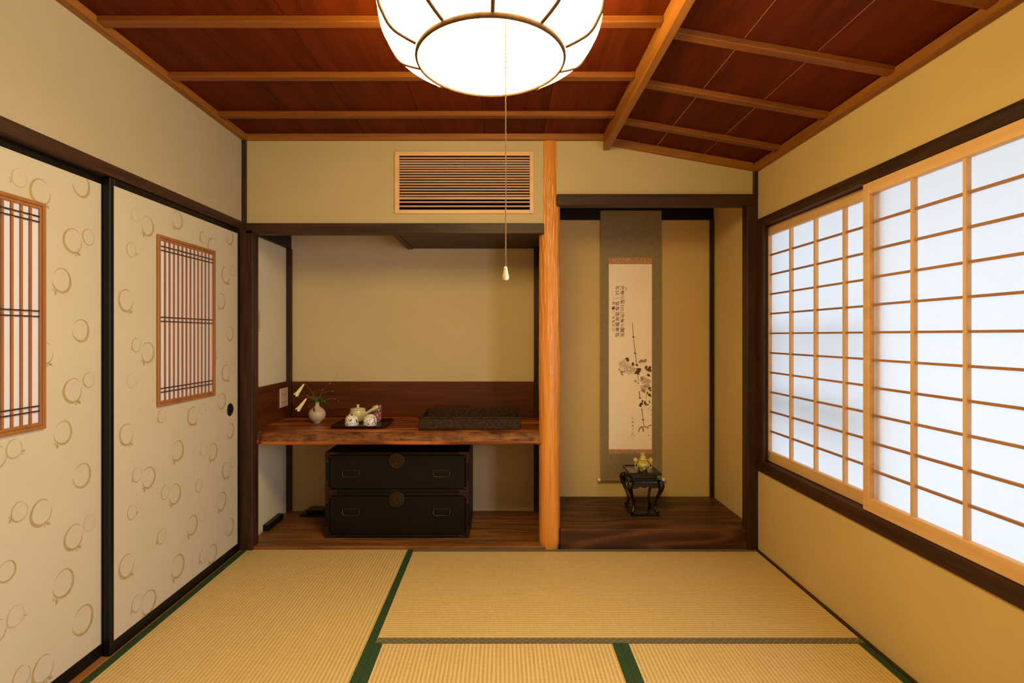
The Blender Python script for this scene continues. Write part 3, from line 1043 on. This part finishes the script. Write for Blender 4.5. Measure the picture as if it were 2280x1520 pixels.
# teapot
tp = pt(797, 0, 3.385)
X0, Y0_ = tp.x, 3.385
t = thing('teapot', 'blotched pale green side handle teapot behind the two cups', 'teapot', (X0, Y0_, TZ))
MB().lathe([(.026, 0), (.036, .003), (.048, .018), (.053, .036), (.052, .052), (.046, .068), (.043, .076), (.041, .0765), (.039, .074)], 36, (X0, Y0_, TZ)).obj('pot_body', 'pot', t)
lid = MB().lathe([(.046, .0765), (.0465, .080), (.038, .084), (.018, .087), (.008, .088), (.006, .092), (.009, .098), (.0085, .104), (.003, .107), (.0005, .107)], 32, (X0, Y0_, TZ)).obj('pot_lid', 'pot', t)
hd = []
for k in range(8):
    s = k / 7
    hd.append((X0 + .040 + .085 * s, Y0_ - .006, TZ + .045 + .052 * s))
MB().tube(hd, [.008, .0085, .009, .0095, .010, .0112, .012, .0095], 14).obj('pot_handle', 'pot', t)
sp_ = [(X0 - .006, Y0_ - .045, TZ + .036), (X0 - .006, Y0_ - .060, TZ + .046), (X0 - .006, Y0_ - .070, TZ + .058), (X0 - .006, Y0_ - .076, TZ + .069)]
MB().tube(sp_, [.015, .012, .0095, .0085], 14).obj('pot_spout', 'pot', t)


def cup(px, lab, Y=3.262, rot=0):
    x = pt(px, 0, Y).x
    o = MB().lathe([(.0395, 0), (.0402, .002), (.040, .016), (.0385, .034), (.034, .047), (.025, .0555), (.0205, .0565), (.0195, .062), (.0175, .062), (.016, .057), (.0005, .0565)], 36, (x, Y, TZ)).obj('teacup', 'cup', loc=(x, Y, TZ))
    o.rotation_euler = (0, 0, rot)
    return tag(o, lab, 'cup', 'upturned tea cups')


cup(783.3, 'upturned blue and brown painted tea cup on the tray, nearer the flower vase')
cup(824.3, 'upturned blue and brown painted tea cup on the tray, in front of the tea canister', rot=1.3)
# canister
cx_ = pt(839, 0, 3.425).x
t = thing('tea_canister', 'plum and pink patterned tea canister at the back of the tray', 'canister', (cx_, 3.425, TZ))
MB().lathe([(.027, 0), (.0285, .001), (.0285, .062)], 32, (cx_, 3.425, TZ)).obj('canister_body', 'can', t)
MB().lathe([(.0295, .0605), (.0297, .062), (.0297, .094), (.028, .0965), (.0005, .0968)], 32, (cx_, 3.425, TZ)).obj('canister_lid', 'can', t)

# vase and flowers
vx, vy = pt(706.2, 0, 3.39).x, 3.39
o = MB().lathe([(.020, 0), (.022, .001), (.021, .006), (.032, .014), (.045, .028), (.051, .046), (.050, .062), (.042, .078), (.029, .090), (.018, .098), (.0125, .106), (.0115, .116), (.0130, .124), (.0120, .1245), (.0100, .116), (.0105, .104), (.0005, .100)], 40, (vx, vy, SZ)).obj('bud_vase', 'vase', loc=(vx, vy, SZ))
tag(o, 'small round speckled stoneware bud vase on the shelf', 'vase')
P = lambda zx, zy, Y=3.39: pt(620 + zx / 8.143, 820 + zy / 8.143, Y)
neck = Vector((vx, vy, SZ + .110))


def curve_pts(ps, n=10):
    ps = [Vector(p) for p in ps]
    out = []
    for i in range(len(ps) - 1):
        a, b, c, d = ps[max(i - 1, 0)], ps[i], ps[i + 1], ps[min(i + 2, len(ps) - 1)]
        for k in range(n):
            s = k / n
            out.append(.5 * ((2 * b) + (c - a) * s + (2 * a - 5 * b + 4 * c - d) * s * s + (3 * b - a - 3 * c + d) * s ** 3))
    out.append(ps[-1])
    return out


def lily(stem, mouth, lab, ox):
    stem = [neck + Vector((ox, 0, 0)), neck + Vector((ox * 1.3, 0, .022))] + stem
    t = thing('lily_stem', lab, 'flower', stem[0], 'drooping lilies in the bud vase')
    MB().tube(curve_pts(stem), .0011, 6).obj('stem', 'stem', t)
    a, b = stem[-1], mouth
    d = b - a
    ax_ = d.normalized()
    L = d.length
    s1 = ax_.cross(Vector((0, 1, 0))).normalized()
    s2 = ax_.cross(s1)
    mb = MB()
    rad = [(.0, .0035), (.15, .0055), (.45, .0085), (.72, .0105), (.88, .0125)]
    nseg = 18
    vs = []
    for s, r in rad:
        for k in range(nseg):
            an = 2 * PI * k / nseg
            rr = r * (1 + .12 * math.cos(6 * an))
            vs.append(a + ax_ * (L * s) + s1 * (rr * math.cos(an)) + s2 * (rr * math.sin(an)))
    mb.add(vs, [(q * nseg + k, q * nseg + (k + 1) % nseg, (q + 1) * nseg + (k + 1) % nseg, (q + 1) * nseg + k) for q in range(len(rad) - 1) for k in range(nseg)] + [tuple(range(nseg))], 0, True)
    for k in range(6):
        an = 2 * PI * k / 6
        rr = s1 * math.cos(an) + s2 * math.sin(an)
        tt = -s1 * math.sin(an) + s2 * math.cos(an)
        q0 = a + ax_ * (L * .86) + rr * .0125
        q1 = a + ax_ * (L * .97) + rr * .0150
        q2 = a + ax_ * (L * (1.0 + .03 * (k % 2))) + rr * .020
        mb.add([q0 - tt * .0062, q0 + tt * .0062, q1 + tt * .0055, q2, q1 - tt * .0055], [(0, 1, 2, 3, 4)], 0, True)
    mb.obj('blossom', 'petal', t)['label'] = 'pale yellow trumpet blossom'


lily([P(655, 540), P(600, 430), P(540, 345), P(480, 280), P(462, 285)], P(315, 485), 'drooping pale yellow lily, the upper one of the two', -.003)
lily([P(640, 560, 3.385), P(585, 540, 3.38), P(525, 520, 3.375), P(505, 545, 3.37)], P(345, 755, 3.365), 'drooping pale yellow lily, the lower one of the two', .003)
# leafy sprig
t = thing('leafy_sprig', 'dark green leaves gathered at the mouth of the bud vase', 'foliage', neck)
rng = random.Random(5)
mb = MB()
mb.tube([neck + Vector((0, .005, 0)), neck + Vector((0, .006, .022)), P(735, 590, 3.415)], .001, 5)
mb.obj('stem', 'leaf', t)
mb = MB()
for k in range(64):
    c = P(rng.uniform(605, 850), rng.uniform(525, 645), 3.39 + rng.uniform(.030, .050))
    d = (c - (neck + Vector((0, 0, -.01)))).normalized() + Vector((rng.uniform(-.5, .5), rng.uniform(-.5, .5), rng.uniform(-.4, .3)))
    d.normalize()
    sd = d.cross(Vector((rng.uniform(-1, 1), rng.uniform(-1, 1), 1))).normalized()
    L, W = rng.uniform(.022, .038), rng.uniform(.006, .010)
    mb.add([c - d * L * .5, c - d * L * .1 + sd * W, c + d * L * .5, c - d * L * .1 - sd * W], [(0, 1, 2, 3)], 0)
mb.obj('leaf_cluster', 'leaf', t)
for sx, sy in ((640, 715), (652, 750)):
    c = P(sx, sy, 3.341)
    MB().add([c + Vector((-.004, 0, .012)), c + Vector((.005, 0, .006)), c + Vector((.001, 0, -.014)), c + Vector((-.005, 0, -.003))], [(0, 1, 2, 3)], 0).obj('leaf', 'leaf', t)
# wispy twigs
t = thing('twig_spray', 'wispy bare twigs with tiny pinkish buds rising from the bud vase', 'twig', neck + Vector((.002, .002, 0)))
W_ = [[(700, 640), (650, 560), (625, 490), (655, 420), (700, 390), (795, 388)], [(720, 640), (760, 480), (860, 340), (940, 260), (1045, 160), (1075, 120)], [(720, 650), (790, 590), (890, 555), (1020, 550), (1090, 600)],
      [(715, 640), (770, 480), (880, 420), (985, 408), (1010, 425)], [(700, 650), (640, 560), (560, 500), (440, 500)], [(700, 640), (660, 500), (600, 400), (560, 340)], [(690, 650), (620, 640), (550, 690)]]
for w in W_:
    ps = [neck + Vector((.001, -.005, 0)), neck + Vector((.001, -.006, .02))] + [P(x, y, 3.378 + .006 * math.sin(x)) for x, y in w[1:]]
    MB().tube(curve_pts(ps, 6), .00065, 5).obj('twig', 'stem', t)
for (x, y) in ((795, 388), (940, 262), (1045, 160), (900, 555), (1020, 553), (1090, 602), (985, 410), (550, 688), (520, 490), (560, 530), (430, 500)):
    c = P(x, y, 3.378 + .006 * math.sin(x))
    MB().lathe([(.0004, -.0035), (.0016, -.001), (.0018, .001), (.0004, .0035)], 8, c).obj('bud', 'twigbud', t)

# switch and outlet
o = thing('wall_switch', 'beige switch plate on the side wall inside the shelf alcove', 'switch', (-1.41, 3.20, 1.25))
ya, za = on_side(566.5, 690, -1.409)
yb, zb = on_side(578.5, 738, -1.409)
MB().box(-1.4095, -1.404, ya, yb, 1.19, 1.312).obj('switch_plate', 'switch', o, bevel=.002)
for q in range(3):
    c = 1.208 + .030 * q
    MB().box(-1.404, -1.4015, ya + .018, yb - .018, c, c + .026).obj('rocker', 'switch_f', o, bevel=.001)
o = thing('power_outlet', 'pale power outlet plate on the splash board left of the flowers', 'outlet', (-1.397, 3.55, .77))
ya, yb = 3.490, 3.615
MB().box(-1.3968, -1.390, ya, yb, .712, .832).obj('outlet_plate', 'outlet', o, bevel=.002)
for u in (0, 1):
    for v in (0, 1):
        cy, cz = ya + .040 + .045 * u, .745 + .048 * v
        MB().box(-1.390, -1.3893, cy - .008, cy - .005, cz - .006, cz + .006).box(-1.390, -1.3893, cy + .005, cy + .008, cz - .006, cz + .006).obj('socket', 'slot', o)

# ------------------------------------------------------------------ hanging scroll
YS = 3.650
q = lambda px, py: pt(px, py, YS)
x0, x1 = q(1337, 0).x, q(1473, 0).x
zt, zb = 1.985, q(0, 1066).z
scroll = thing('hanging_scroll', 'tall hanging scroll with ink flowers and brushed writing on the alcove wall', 'scroll', ((x0 + x1) / 2, YS, zb))
MB().box(x0, x1, YS, YS + .0012, zb, zt).obj('scroll_mount', 'mount', scroll)['label'] = 'grey olive silk mounting'
p0x, p1x = q(1355.5, 0).x, q(1451.5, 0).x
MB().box(p0x, p1x, YS - .0006, YS - .0001, q(0, 588).z, q(0, 573.5).z).obj('brocade_strip', 'brocade', scroll)['label'] = 'rust brocade strip above the painting'
MB().box(p0x, p1x, YS - .0006, YS - .0001, q(0, 1009.5).z, q(0, 1000).z).obj('brocade_strip', 'brocade', scroll)['label'] = 'rust brocade strip below the painting'
dz = q(0, 1067.5).z
r_ = .0105
m = MB().tube([(x0 - .001, YS - .004, dz), (x1 + .001, YS - .004, dz)], r_, 16)
dw = m.obj('scroll_rod', 'mount', scroll)
for s, a in ((-1, x0), (1, x1)):
    MB().tube([(a + s * .0012, YS - .004, dz), (a + s * .004, YS - .004, dz), (a + s * .020, YS - .004, dz)], [.0105, .0118, .0128], 18).obj('rod_knob', 'ivory', dw)['label'] = 'ivory rod knob'

m = MB().box(p0x, p1x, YS - .0006, YS - .0001, q(0, 1000).z, q(0, 588).z)
U = lambda x, y: (1320 + x / 6.333, 560 + y / 6.333)
V = lambda x, y: (1320 + x / 6.333, 760 + y / 6.333)
lay = [0]


def ink(px, py):
    return Vector(((px - CX) * YS / F, YS - .0009 - .00002 * lay[0], H + (CY - py) * YS / F))


def stroke(fn, ps, w, mat=1):
    ps = [fn(*p) for p in ps]
    ps = [Vector((a, b, 0)) for a, b in ps]
    ps = [(p.x, p.y) for p in curve_pts(ps, 5)]
    n_ = len(ps)
    w = w if isinstance(w, (list, tuple)) else [w, w]
    ribbon(m, ps, [(w[0] + (w[1] - w[0]) * i / (n_ - 1)) / 6.333 for i in range(n_)], ink, mat)


stroke(U, [(558, 998), (564, 1100), (570, 1205)], (7, 9))
stroke(U, [(573, 1210), (586, 1330), (598, 1435)], (7, 10))
stroke(U, [(600, 1440), (606, 1490), (612, 1560)], (9, 8))
stroke(V, [(607, 240), (614, 300)], (7, 8))
stroke(V, [(636, 450), (638, 500), (640, 560)], (10, 6))
stroke(V, [(655, 700), (658, 750), (666, 800)], (12, 9))
stroke(V, [(688, 940), (698, 1020), (708, 1105)], (11, 7))
stroke(V, [(710, 1110), (716, 1150), (722, 1195)], (9, 6))
stroke(V, [(770, 700), (752, 760), (752, 812)], (7, 5))
for c in ((U, 570, 1205), (U, 597, 1435), (V, 665, 797), (V, 707, 1104)):
    lay[0] += 1
    x, y = c[0](c[1], c[2])
    blob(m, (x, y), 2.3, 1.5, .2, ink, 1)
    stroke(c[0], [(c[1] - 26, c[2] - 3), (c[1], c[2]), (c[1] + 34, c[2] - 6)], (2, 3))
rng = random.Random(11)
for (x, y, s, mat) in ((490, 255, 34, 1), (470, 240, 20, 1), (565, 318, 28, 1), (620, 330, 24, 1), (640, 412, 44, 1), (612, 440, 30, 1), (665, 395, 26, 1), (690, 275, 34, 2), (735, 272, 32, 2), (660, 290, 22, 2),
                       (750, 365, 30, 1), (805, 375, 34, 1), (820, 410, 30, 1), (770, 400, 24, 1), (785, 475, 28, 1), (405, 430, 30, 2), (372, 396, 18, 2), (440, 425, 16, 2), (415, 465, 18, 2),
                       (690, 520, 30, 2), (640, 455, 20, 1), (600, 558, 22, 2), (640, 585, 14, 2), (800, 660, 28, 1), (812, 690, 18, 1), (800, 755, 32, 1), (770, 728, 16, 1), (720, 700, 30, 2), (700, 690, 22, 2),
                       (682, 880, 32, 1), (668, 905, 24, 1), (735, 860, 26, 1), (745, 885, 24, 1), (700, 840, 20, 1), (775, 890, 16, 1), (800, 850, 22, 2), (786, 950, 9, 2), (806, 925, 9, 1), (822, 965, 8, 2), (820, 1030, 10, 2),
                       (785, 1322, 11, 2), (818, 1380, 8, 2)):
    lay[0] = (lay[0] + 1) % 9
    X_, Y_ = V(x, y)
    if X_ + s * .9 / 6.333 > 1451.3:
        X_ = 1451.3 - s * .95 / 6.333
    blob(m, (X_, Y_), s / 6.333 * .9, s / 6.333 * .62, rng.uniform(0, 3.1), ink, mat, 3 + rng.randrange(3), .15)
for ps_, w_ in (([(692, 1200), (662, 1225), (645, 1275)], (24, 14)), ([(702, 1200), (708, 1235), (716, 1270)], (22, 20)), ([(715, 1198), (750, 1205), (785, 1226)], (20, 14)), ([(770, 1202), (800, 1186), (826, 1178)], (12, 20))):
    stroke(V, ps_, w_, 2)
for (x, y, r, k) in ((425, 320, 70, 14), (510, 390, 85, 18), (590, 400, 40, 8), (725, 545, 62, 16), (790, 560, 38, 8), (720, 655, 60, 16), (770, 620, 40, 10)):
    for j in range(k):
        an = 2 * PI * j / k + rng.uniform(-.1, .1)
        L = r * rng.uniform(.75, 1.05)
        c0, c1 = math.cos(an), math.sin(an)
        wv = r * .14
        a = (x + c0 * r * .2, y + c1 * r * .2)
        b = (x + c0 * L * .7 - c1 * wv, y + c1 * L * .7 + c0 * wv)
        c = (x + c0 * L, y + c1 * L)
        d = (x + c0 * L * .7 + c1 * wv, y + c1 * L * .7 - c0 * wv)
        lim = lambda p: (min(p[0], 828), p[1])
        stroke(V, [lim(p) for p in (a, b, c, d, a)], (3.2, 3.2), 2)

# brushed writing: glyphs as flat shapes in the paper's own mesh
dg = None


def glyph(ch, px, py, size, mat, sk=0.0):
    cu = bpy.data.curves.new('g', 'FONT')
    cu.body = ch
    cu.size = 1.0
    cu.resolution_u = 2
    cu.fill_mode = 'FRONT'
    cu.offset = .008
    ob = bpy.data.objects.new('g', cu)
    col.objects.link(ob)
    bpy.context.view_layer.update()
    d = bpy.context.evaluated_depsgraph_get()
    ev = ob.evaluated_get(d)
    me = ev.to_mesh()
    vs = [v.co.copy() for v in me.vertices]
    fs = [tuple(p.vertices) for p in me.polygons]
    ev.to_mesh_clear()
    bpy.data.objects.remove(ob)
    bpy.data.curves.remove(cu)
    if not vs:
        return
    xs = [v.x for v in vs]
    ys = [v.y for v in vs]
    cx, cy = (min(xs) + max(xs)) / 2, (min(ys) + max(ys)) / 2
    pts_ = []
    for v in vs:
        a, b = (v.x - cx), (v.y - cy)
        a += sk * b + .04 * math.sin(b * 9)
        b += .05 * math.sin(a * 7 + px) + .18 * a
        pts_.append(ink(px + a * size, py - b * size))
    m.add(pts_, fs, mat)


lay[0] = 3
c1 = '冷香三和立逢冷東立葉詞'
c2 = '衣又一枝憐論風憶香詩'
c3 = '二雪筆'
c4 = '光成句'
for i, ch in enumerate(c1):
    U_ = U(415, 510 + i * 66.5)
    glyph(ch, U_[0], U_[1], 9.4 if i % 3 else 10.4, 1, .1)
for i, ch in enumerate(c2):
    U_ = U(345, 510 + i * 73.5)
    glyph(ch, U_[0], U_[1], 10.2 if i % 2 else 9.2, 1, .1)
for i, ch in enumerate(c3):
    U_ = U(290, 658 + i * 68)
    glyph(ch, U_[0], U_[1], 6.2 if i < 2 else 8.4, 1)
stroke(U, [(290, 800), (291, 830), (290, 858)], (5, 3), 1)
for i, ch in enumerate(c4):
    U_ = U(288, 930 + i * 55)
    glyph(ch, U_[0], U_[1], 6.8, 1)
for i, ch in enumerate('竹芳老人三'):
    V_ = V(560, 1085 + i * 52)
    glyph(ch, V_[0], V_[1], 4.8, 2 if i in (0, 3) else 1)
for fn, x, y, w, h in ((U, 292, 1098, 34, 40), (U, 470, 522, 18, 44)):
    a = fn(x, y)
    for s in (-1, 1):
        stroke(fn, [(x + s * w / 2, y - h / 2), (x + s * w / 2, y), (x + s * w / 2, y + h / 2)], (4, 4), 3)
        stroke(fn, [(x - w / 2, y + s * h / 2), (x, y + s * h / 2), (x + w / 2, y + s * h / 2)], (4, 4), 3)
    stroke(fn, [(x - w / 3, y - 4), (x, y + 5), (x + w / 3, y - 2)], (4, 4), 3)
x, y = 565, 1330
for j in range(10):
    a0, a1 = 2 * PI * j / 10, 2 * PI * (j + 1) / 10
    stroke(V, [(x + 22 * math.cos(a0), y + 14 * math.sin(a0)), (x + 22 * math.cos((a0 + a1) / 2), y + 14 * math.sin((a0 + a1) / 2)), (x + 22 * math.cos(a1), y + 14 * math.sin(a1))], (3, 3), 2)
m.obj('painting', ['scroll_paper', 'ink', 'ink_l', 'seal'], scroll)['label'] = 'cream paper with ink flowers and brushed writing'

# ------------------------------------------------------------------ black stand and jade burner
TX, TY, TZ0 = .838, 3.352, .1095
st = thing('display_stand', 'small black carved stand with curved legs on the scroll alcove floor', 'stand', (TX, TY, TZ0))
hw, hd_ = .0865, .100
MB().box(TX - hw, TX + hw, TY - hd_, TY + hd_, TZ0, TZ0 + .007).box(TX - hw + .006, TX + hw - .006, TY - hd_ + .006, TY + hd_ - .006, TZ0 + .007, TZ0 + .013).obj('foot_plate', 'lacquer', st, bevel=.002)
m = MB()
m.box(TX - .092, TX + .092, TY - .104, TY + .104, .3495, .3615)
m.frame_top = None
for (a, b, c, d) in ((-.092, .092, -.104, -.096), (-.092, .092, .096, .104), (-.092, -.084, -.096, .096), (.084, .092, -.096, .096)):
    m.box(TX + a, TX + b, TY + c, TY + d, .3615, .3655)
m.obj('stand_top', 'lacquer', st, bevel=.002, seg=2)
MB().box(TX - .072, TX + .072, TY - .084, TY + .084, .326, .3495).obj('stand_waist', 'lacquer', st, bevel=.002)
MB().box(TX - .082, TX + .082, TY - .094, TY + .094, .316, .326).obj('stand_moulding', 'lacquer', st, bevel=.003, seg=2)
# carved apron
m = MB()
for face in range(4):
    L = .080 if face % 2 == 0 else .090
    out = .092 if face % 2 == 0 else .082
    n_ = 24
    vs = []
    for i in range(n_ + 1):
        u = -L + 2 * L * i / n_
        low = .284 - .010 * abs(math.sin(3.2 * PI * i / n_)) - .012 * abs(2 * i / n_ - 1) ** 3
        for (o_, zz) in ((-.012, .316), (.004, .314), (.010, .300), (.008, low), (-.006, low)):
            a = out + o_ - .006
            if face == 0:
                vs.append((TX + u, TY - a, zz))
            elif face == 1:
                vs.append((TX + a, TY + u, zz))
            elif face == 2:
                vs.append((TX + u, TY + a, zz))
            else:
                vs.append((TX - a, TY + u, zz))
    m.add(vs, [(i * 5 + j, (i + 1) * 5 + j, (i + 1) * 5 + (j + 1) % 5, i * 5 + (j + 1) % 5) for i in range(n_) for j in range(5)], 0, False)
    for i in range(7):
        u = -L * .78 + 2 * L * .78 * i / 6
        ps = []
        for k in range(15):
            an = k / 14 * 3.6 * PI
            rr = .0085 * (1 - k / 18)
            du, dv = rr * math.cos(an) * (1 if i % 2 else -1), rr * math.sin(an)
            a = out + .0035
            zz = .298 + dv
            ps.append({0: (TX + u + du, TY - a, zz), 1: (TX + a, TY + u + du, zz), 2: (TX + u + du, TY + a, zz), 3: (TX - a, TY + u + du, zz)}[face])
        m.tube(ps, .0016, 5)
m.obj('carved_apron', 'lacquer', st)
for sx in (-1, 1):
    for sy in (-1, 1):
        pr = [(.088, .312, .013), (.101, .305, .0175), (.105, .290, .0170), (.101, .268, .0135), (.091, .240, .0105), (.080, .212, .0085), (.072, .185, .0075), (.070, .160, .0075), (.076, .142, .0090), (.083, .132, .0110), (.080, .1245, .0105)]
        ps = [(TX + sx * (a - .004) * .93, TY + sy * a, z) for a, z, r in pr]
        mb = MB().tube(ps, [r for *_, r in pr], 12)
        fx, fy = TX + sx * .070, TY + sy * .076
        mb.tube([(fx, fy, .150), (fx - sx * .008, fy - sy * .006, .146), (fx - sx * .010, fy - sy * .008, .134), (fx - sx * .003, fy - sy * .002, .130)], [.003, .0035, .0035, .002], 8)
        mb.obj('leg', 'lacquer', st)

bx, by, bz = .8465, 3.345, .3620
b = thing('incense_burner', 'small yellow green jade burner with ring ears on the black stand', 'incense burner', (bx, by, bz))
MB().lathe([(.018, .012), (.030, .016), (.036, .026), (.036, .036), (.030, .046), (.024, .052), (.022, .056), (.024, .058)], 32, (bx, by, bz)).obj('burner_body', 'jade', b)
MB().lathe([(.0255, .0585), (.026, .061), (.018, .068), (.0165, .074), (.0175, .078), (.014, .084), (.016, .089), (.015, .096), (.011, .102), (.004, .1045), (.0005, .105)], 28, (bx, by, bz)).obj('burner_lid', 'jade', b)
for s in (-1, 1):
    mb = MB()
    mb.tube([(bx + s * .030, by, bz + .050), (bx + s * .040, by, bz + .058), (bx + s * .050, by, bz + .060)], [.006, .009, .008], 12)
    mb.lathe([(.0005, .040), (.010, .044), (.0135, .054), (.012, .064), (.006, .070), (.0005, .071)], 18, (bx + s * .046, by, bz))
    e = mb.obj('burner_ear', 'jade', b)
    mb = MB()
    rp = [(bx + s * .043 + .0075 * math.cos(2 * PI * k / 20), by - .010, bz + .028 + .017 * math.sin(2 * PI * k / 20)) for k in range(21)]
    mb.tube(rp, .0026, 8, cap=False)
    mb.obj('ear_ring', 'jade', e)
for k in range(3):
    an = PI / 2 + 2 * PI * k / 3 + PI
    MB().tube([(bx + .022 * math.cos(an), by + .022 * math.sin(an), bz + .020), (bx + .027 * math.cos(an), by + .027 * math.sin(an), bz + .010), (bx + .024 * math.cos(an), by + .024 * math.sin(an), bz + .0005)], [.009, .007, .006], 10).obj('burner_foot', 'jade', b)

# ------------------------------------------------------------------ daylight, camera
w = bpy.data.worlds.new('overcast')
sc.world = w
w.use_nodes = True
bg = w.node_tree.nodes['Background']
bg.inputs[0].default_value = (.82, .92, 1.04, 1)
bg.inputs[1].default_value = 2.08

# added daylight fill, sent through an unseen wall opening beside the camera
ld = bpy.data.lights.new('added_daylight_fill', 'AREA')
ld.shape = 'RECTANGLE'
ld.size, ld.size_y = 1.2, 1.22
ld.energy = 52
ld.color = (.93, .97, 1.0)
lo = bpy.data.objects.new('added_daylight_fill', ld)
lo.location = (XR + .16, .24, 1.115)
lo.rotation_euler = (0, PI / 2, 0)
col.objects.link(lo)

cam = bpy.data.cameras.new('camera')
cam.sensor_width = 36
cam.lens = F / 2280 * 36
cam.shift_x = (1140 - CX) / 2280
cam.shift_y = -(760 - CY) / 2280
cam.clip_start = .02
co = bpy.data.objects.new('camera', cam)
co.location = (0, 0, H)
co.rotation_euler = (PI / 2, 0, 0)
col.objects.link(co)
sc.camera = co

sc.view_settings.view_transform = 'Standard'
sc.view_settings.look = 'None'
sc.view_settings.exposure = 0
sc.cycles.max_bounces = 10
sc.cycles.diffuse_bounces = 6
sc.cycles.transmission_bounces = 6
sc.cycles.use_denoising = True
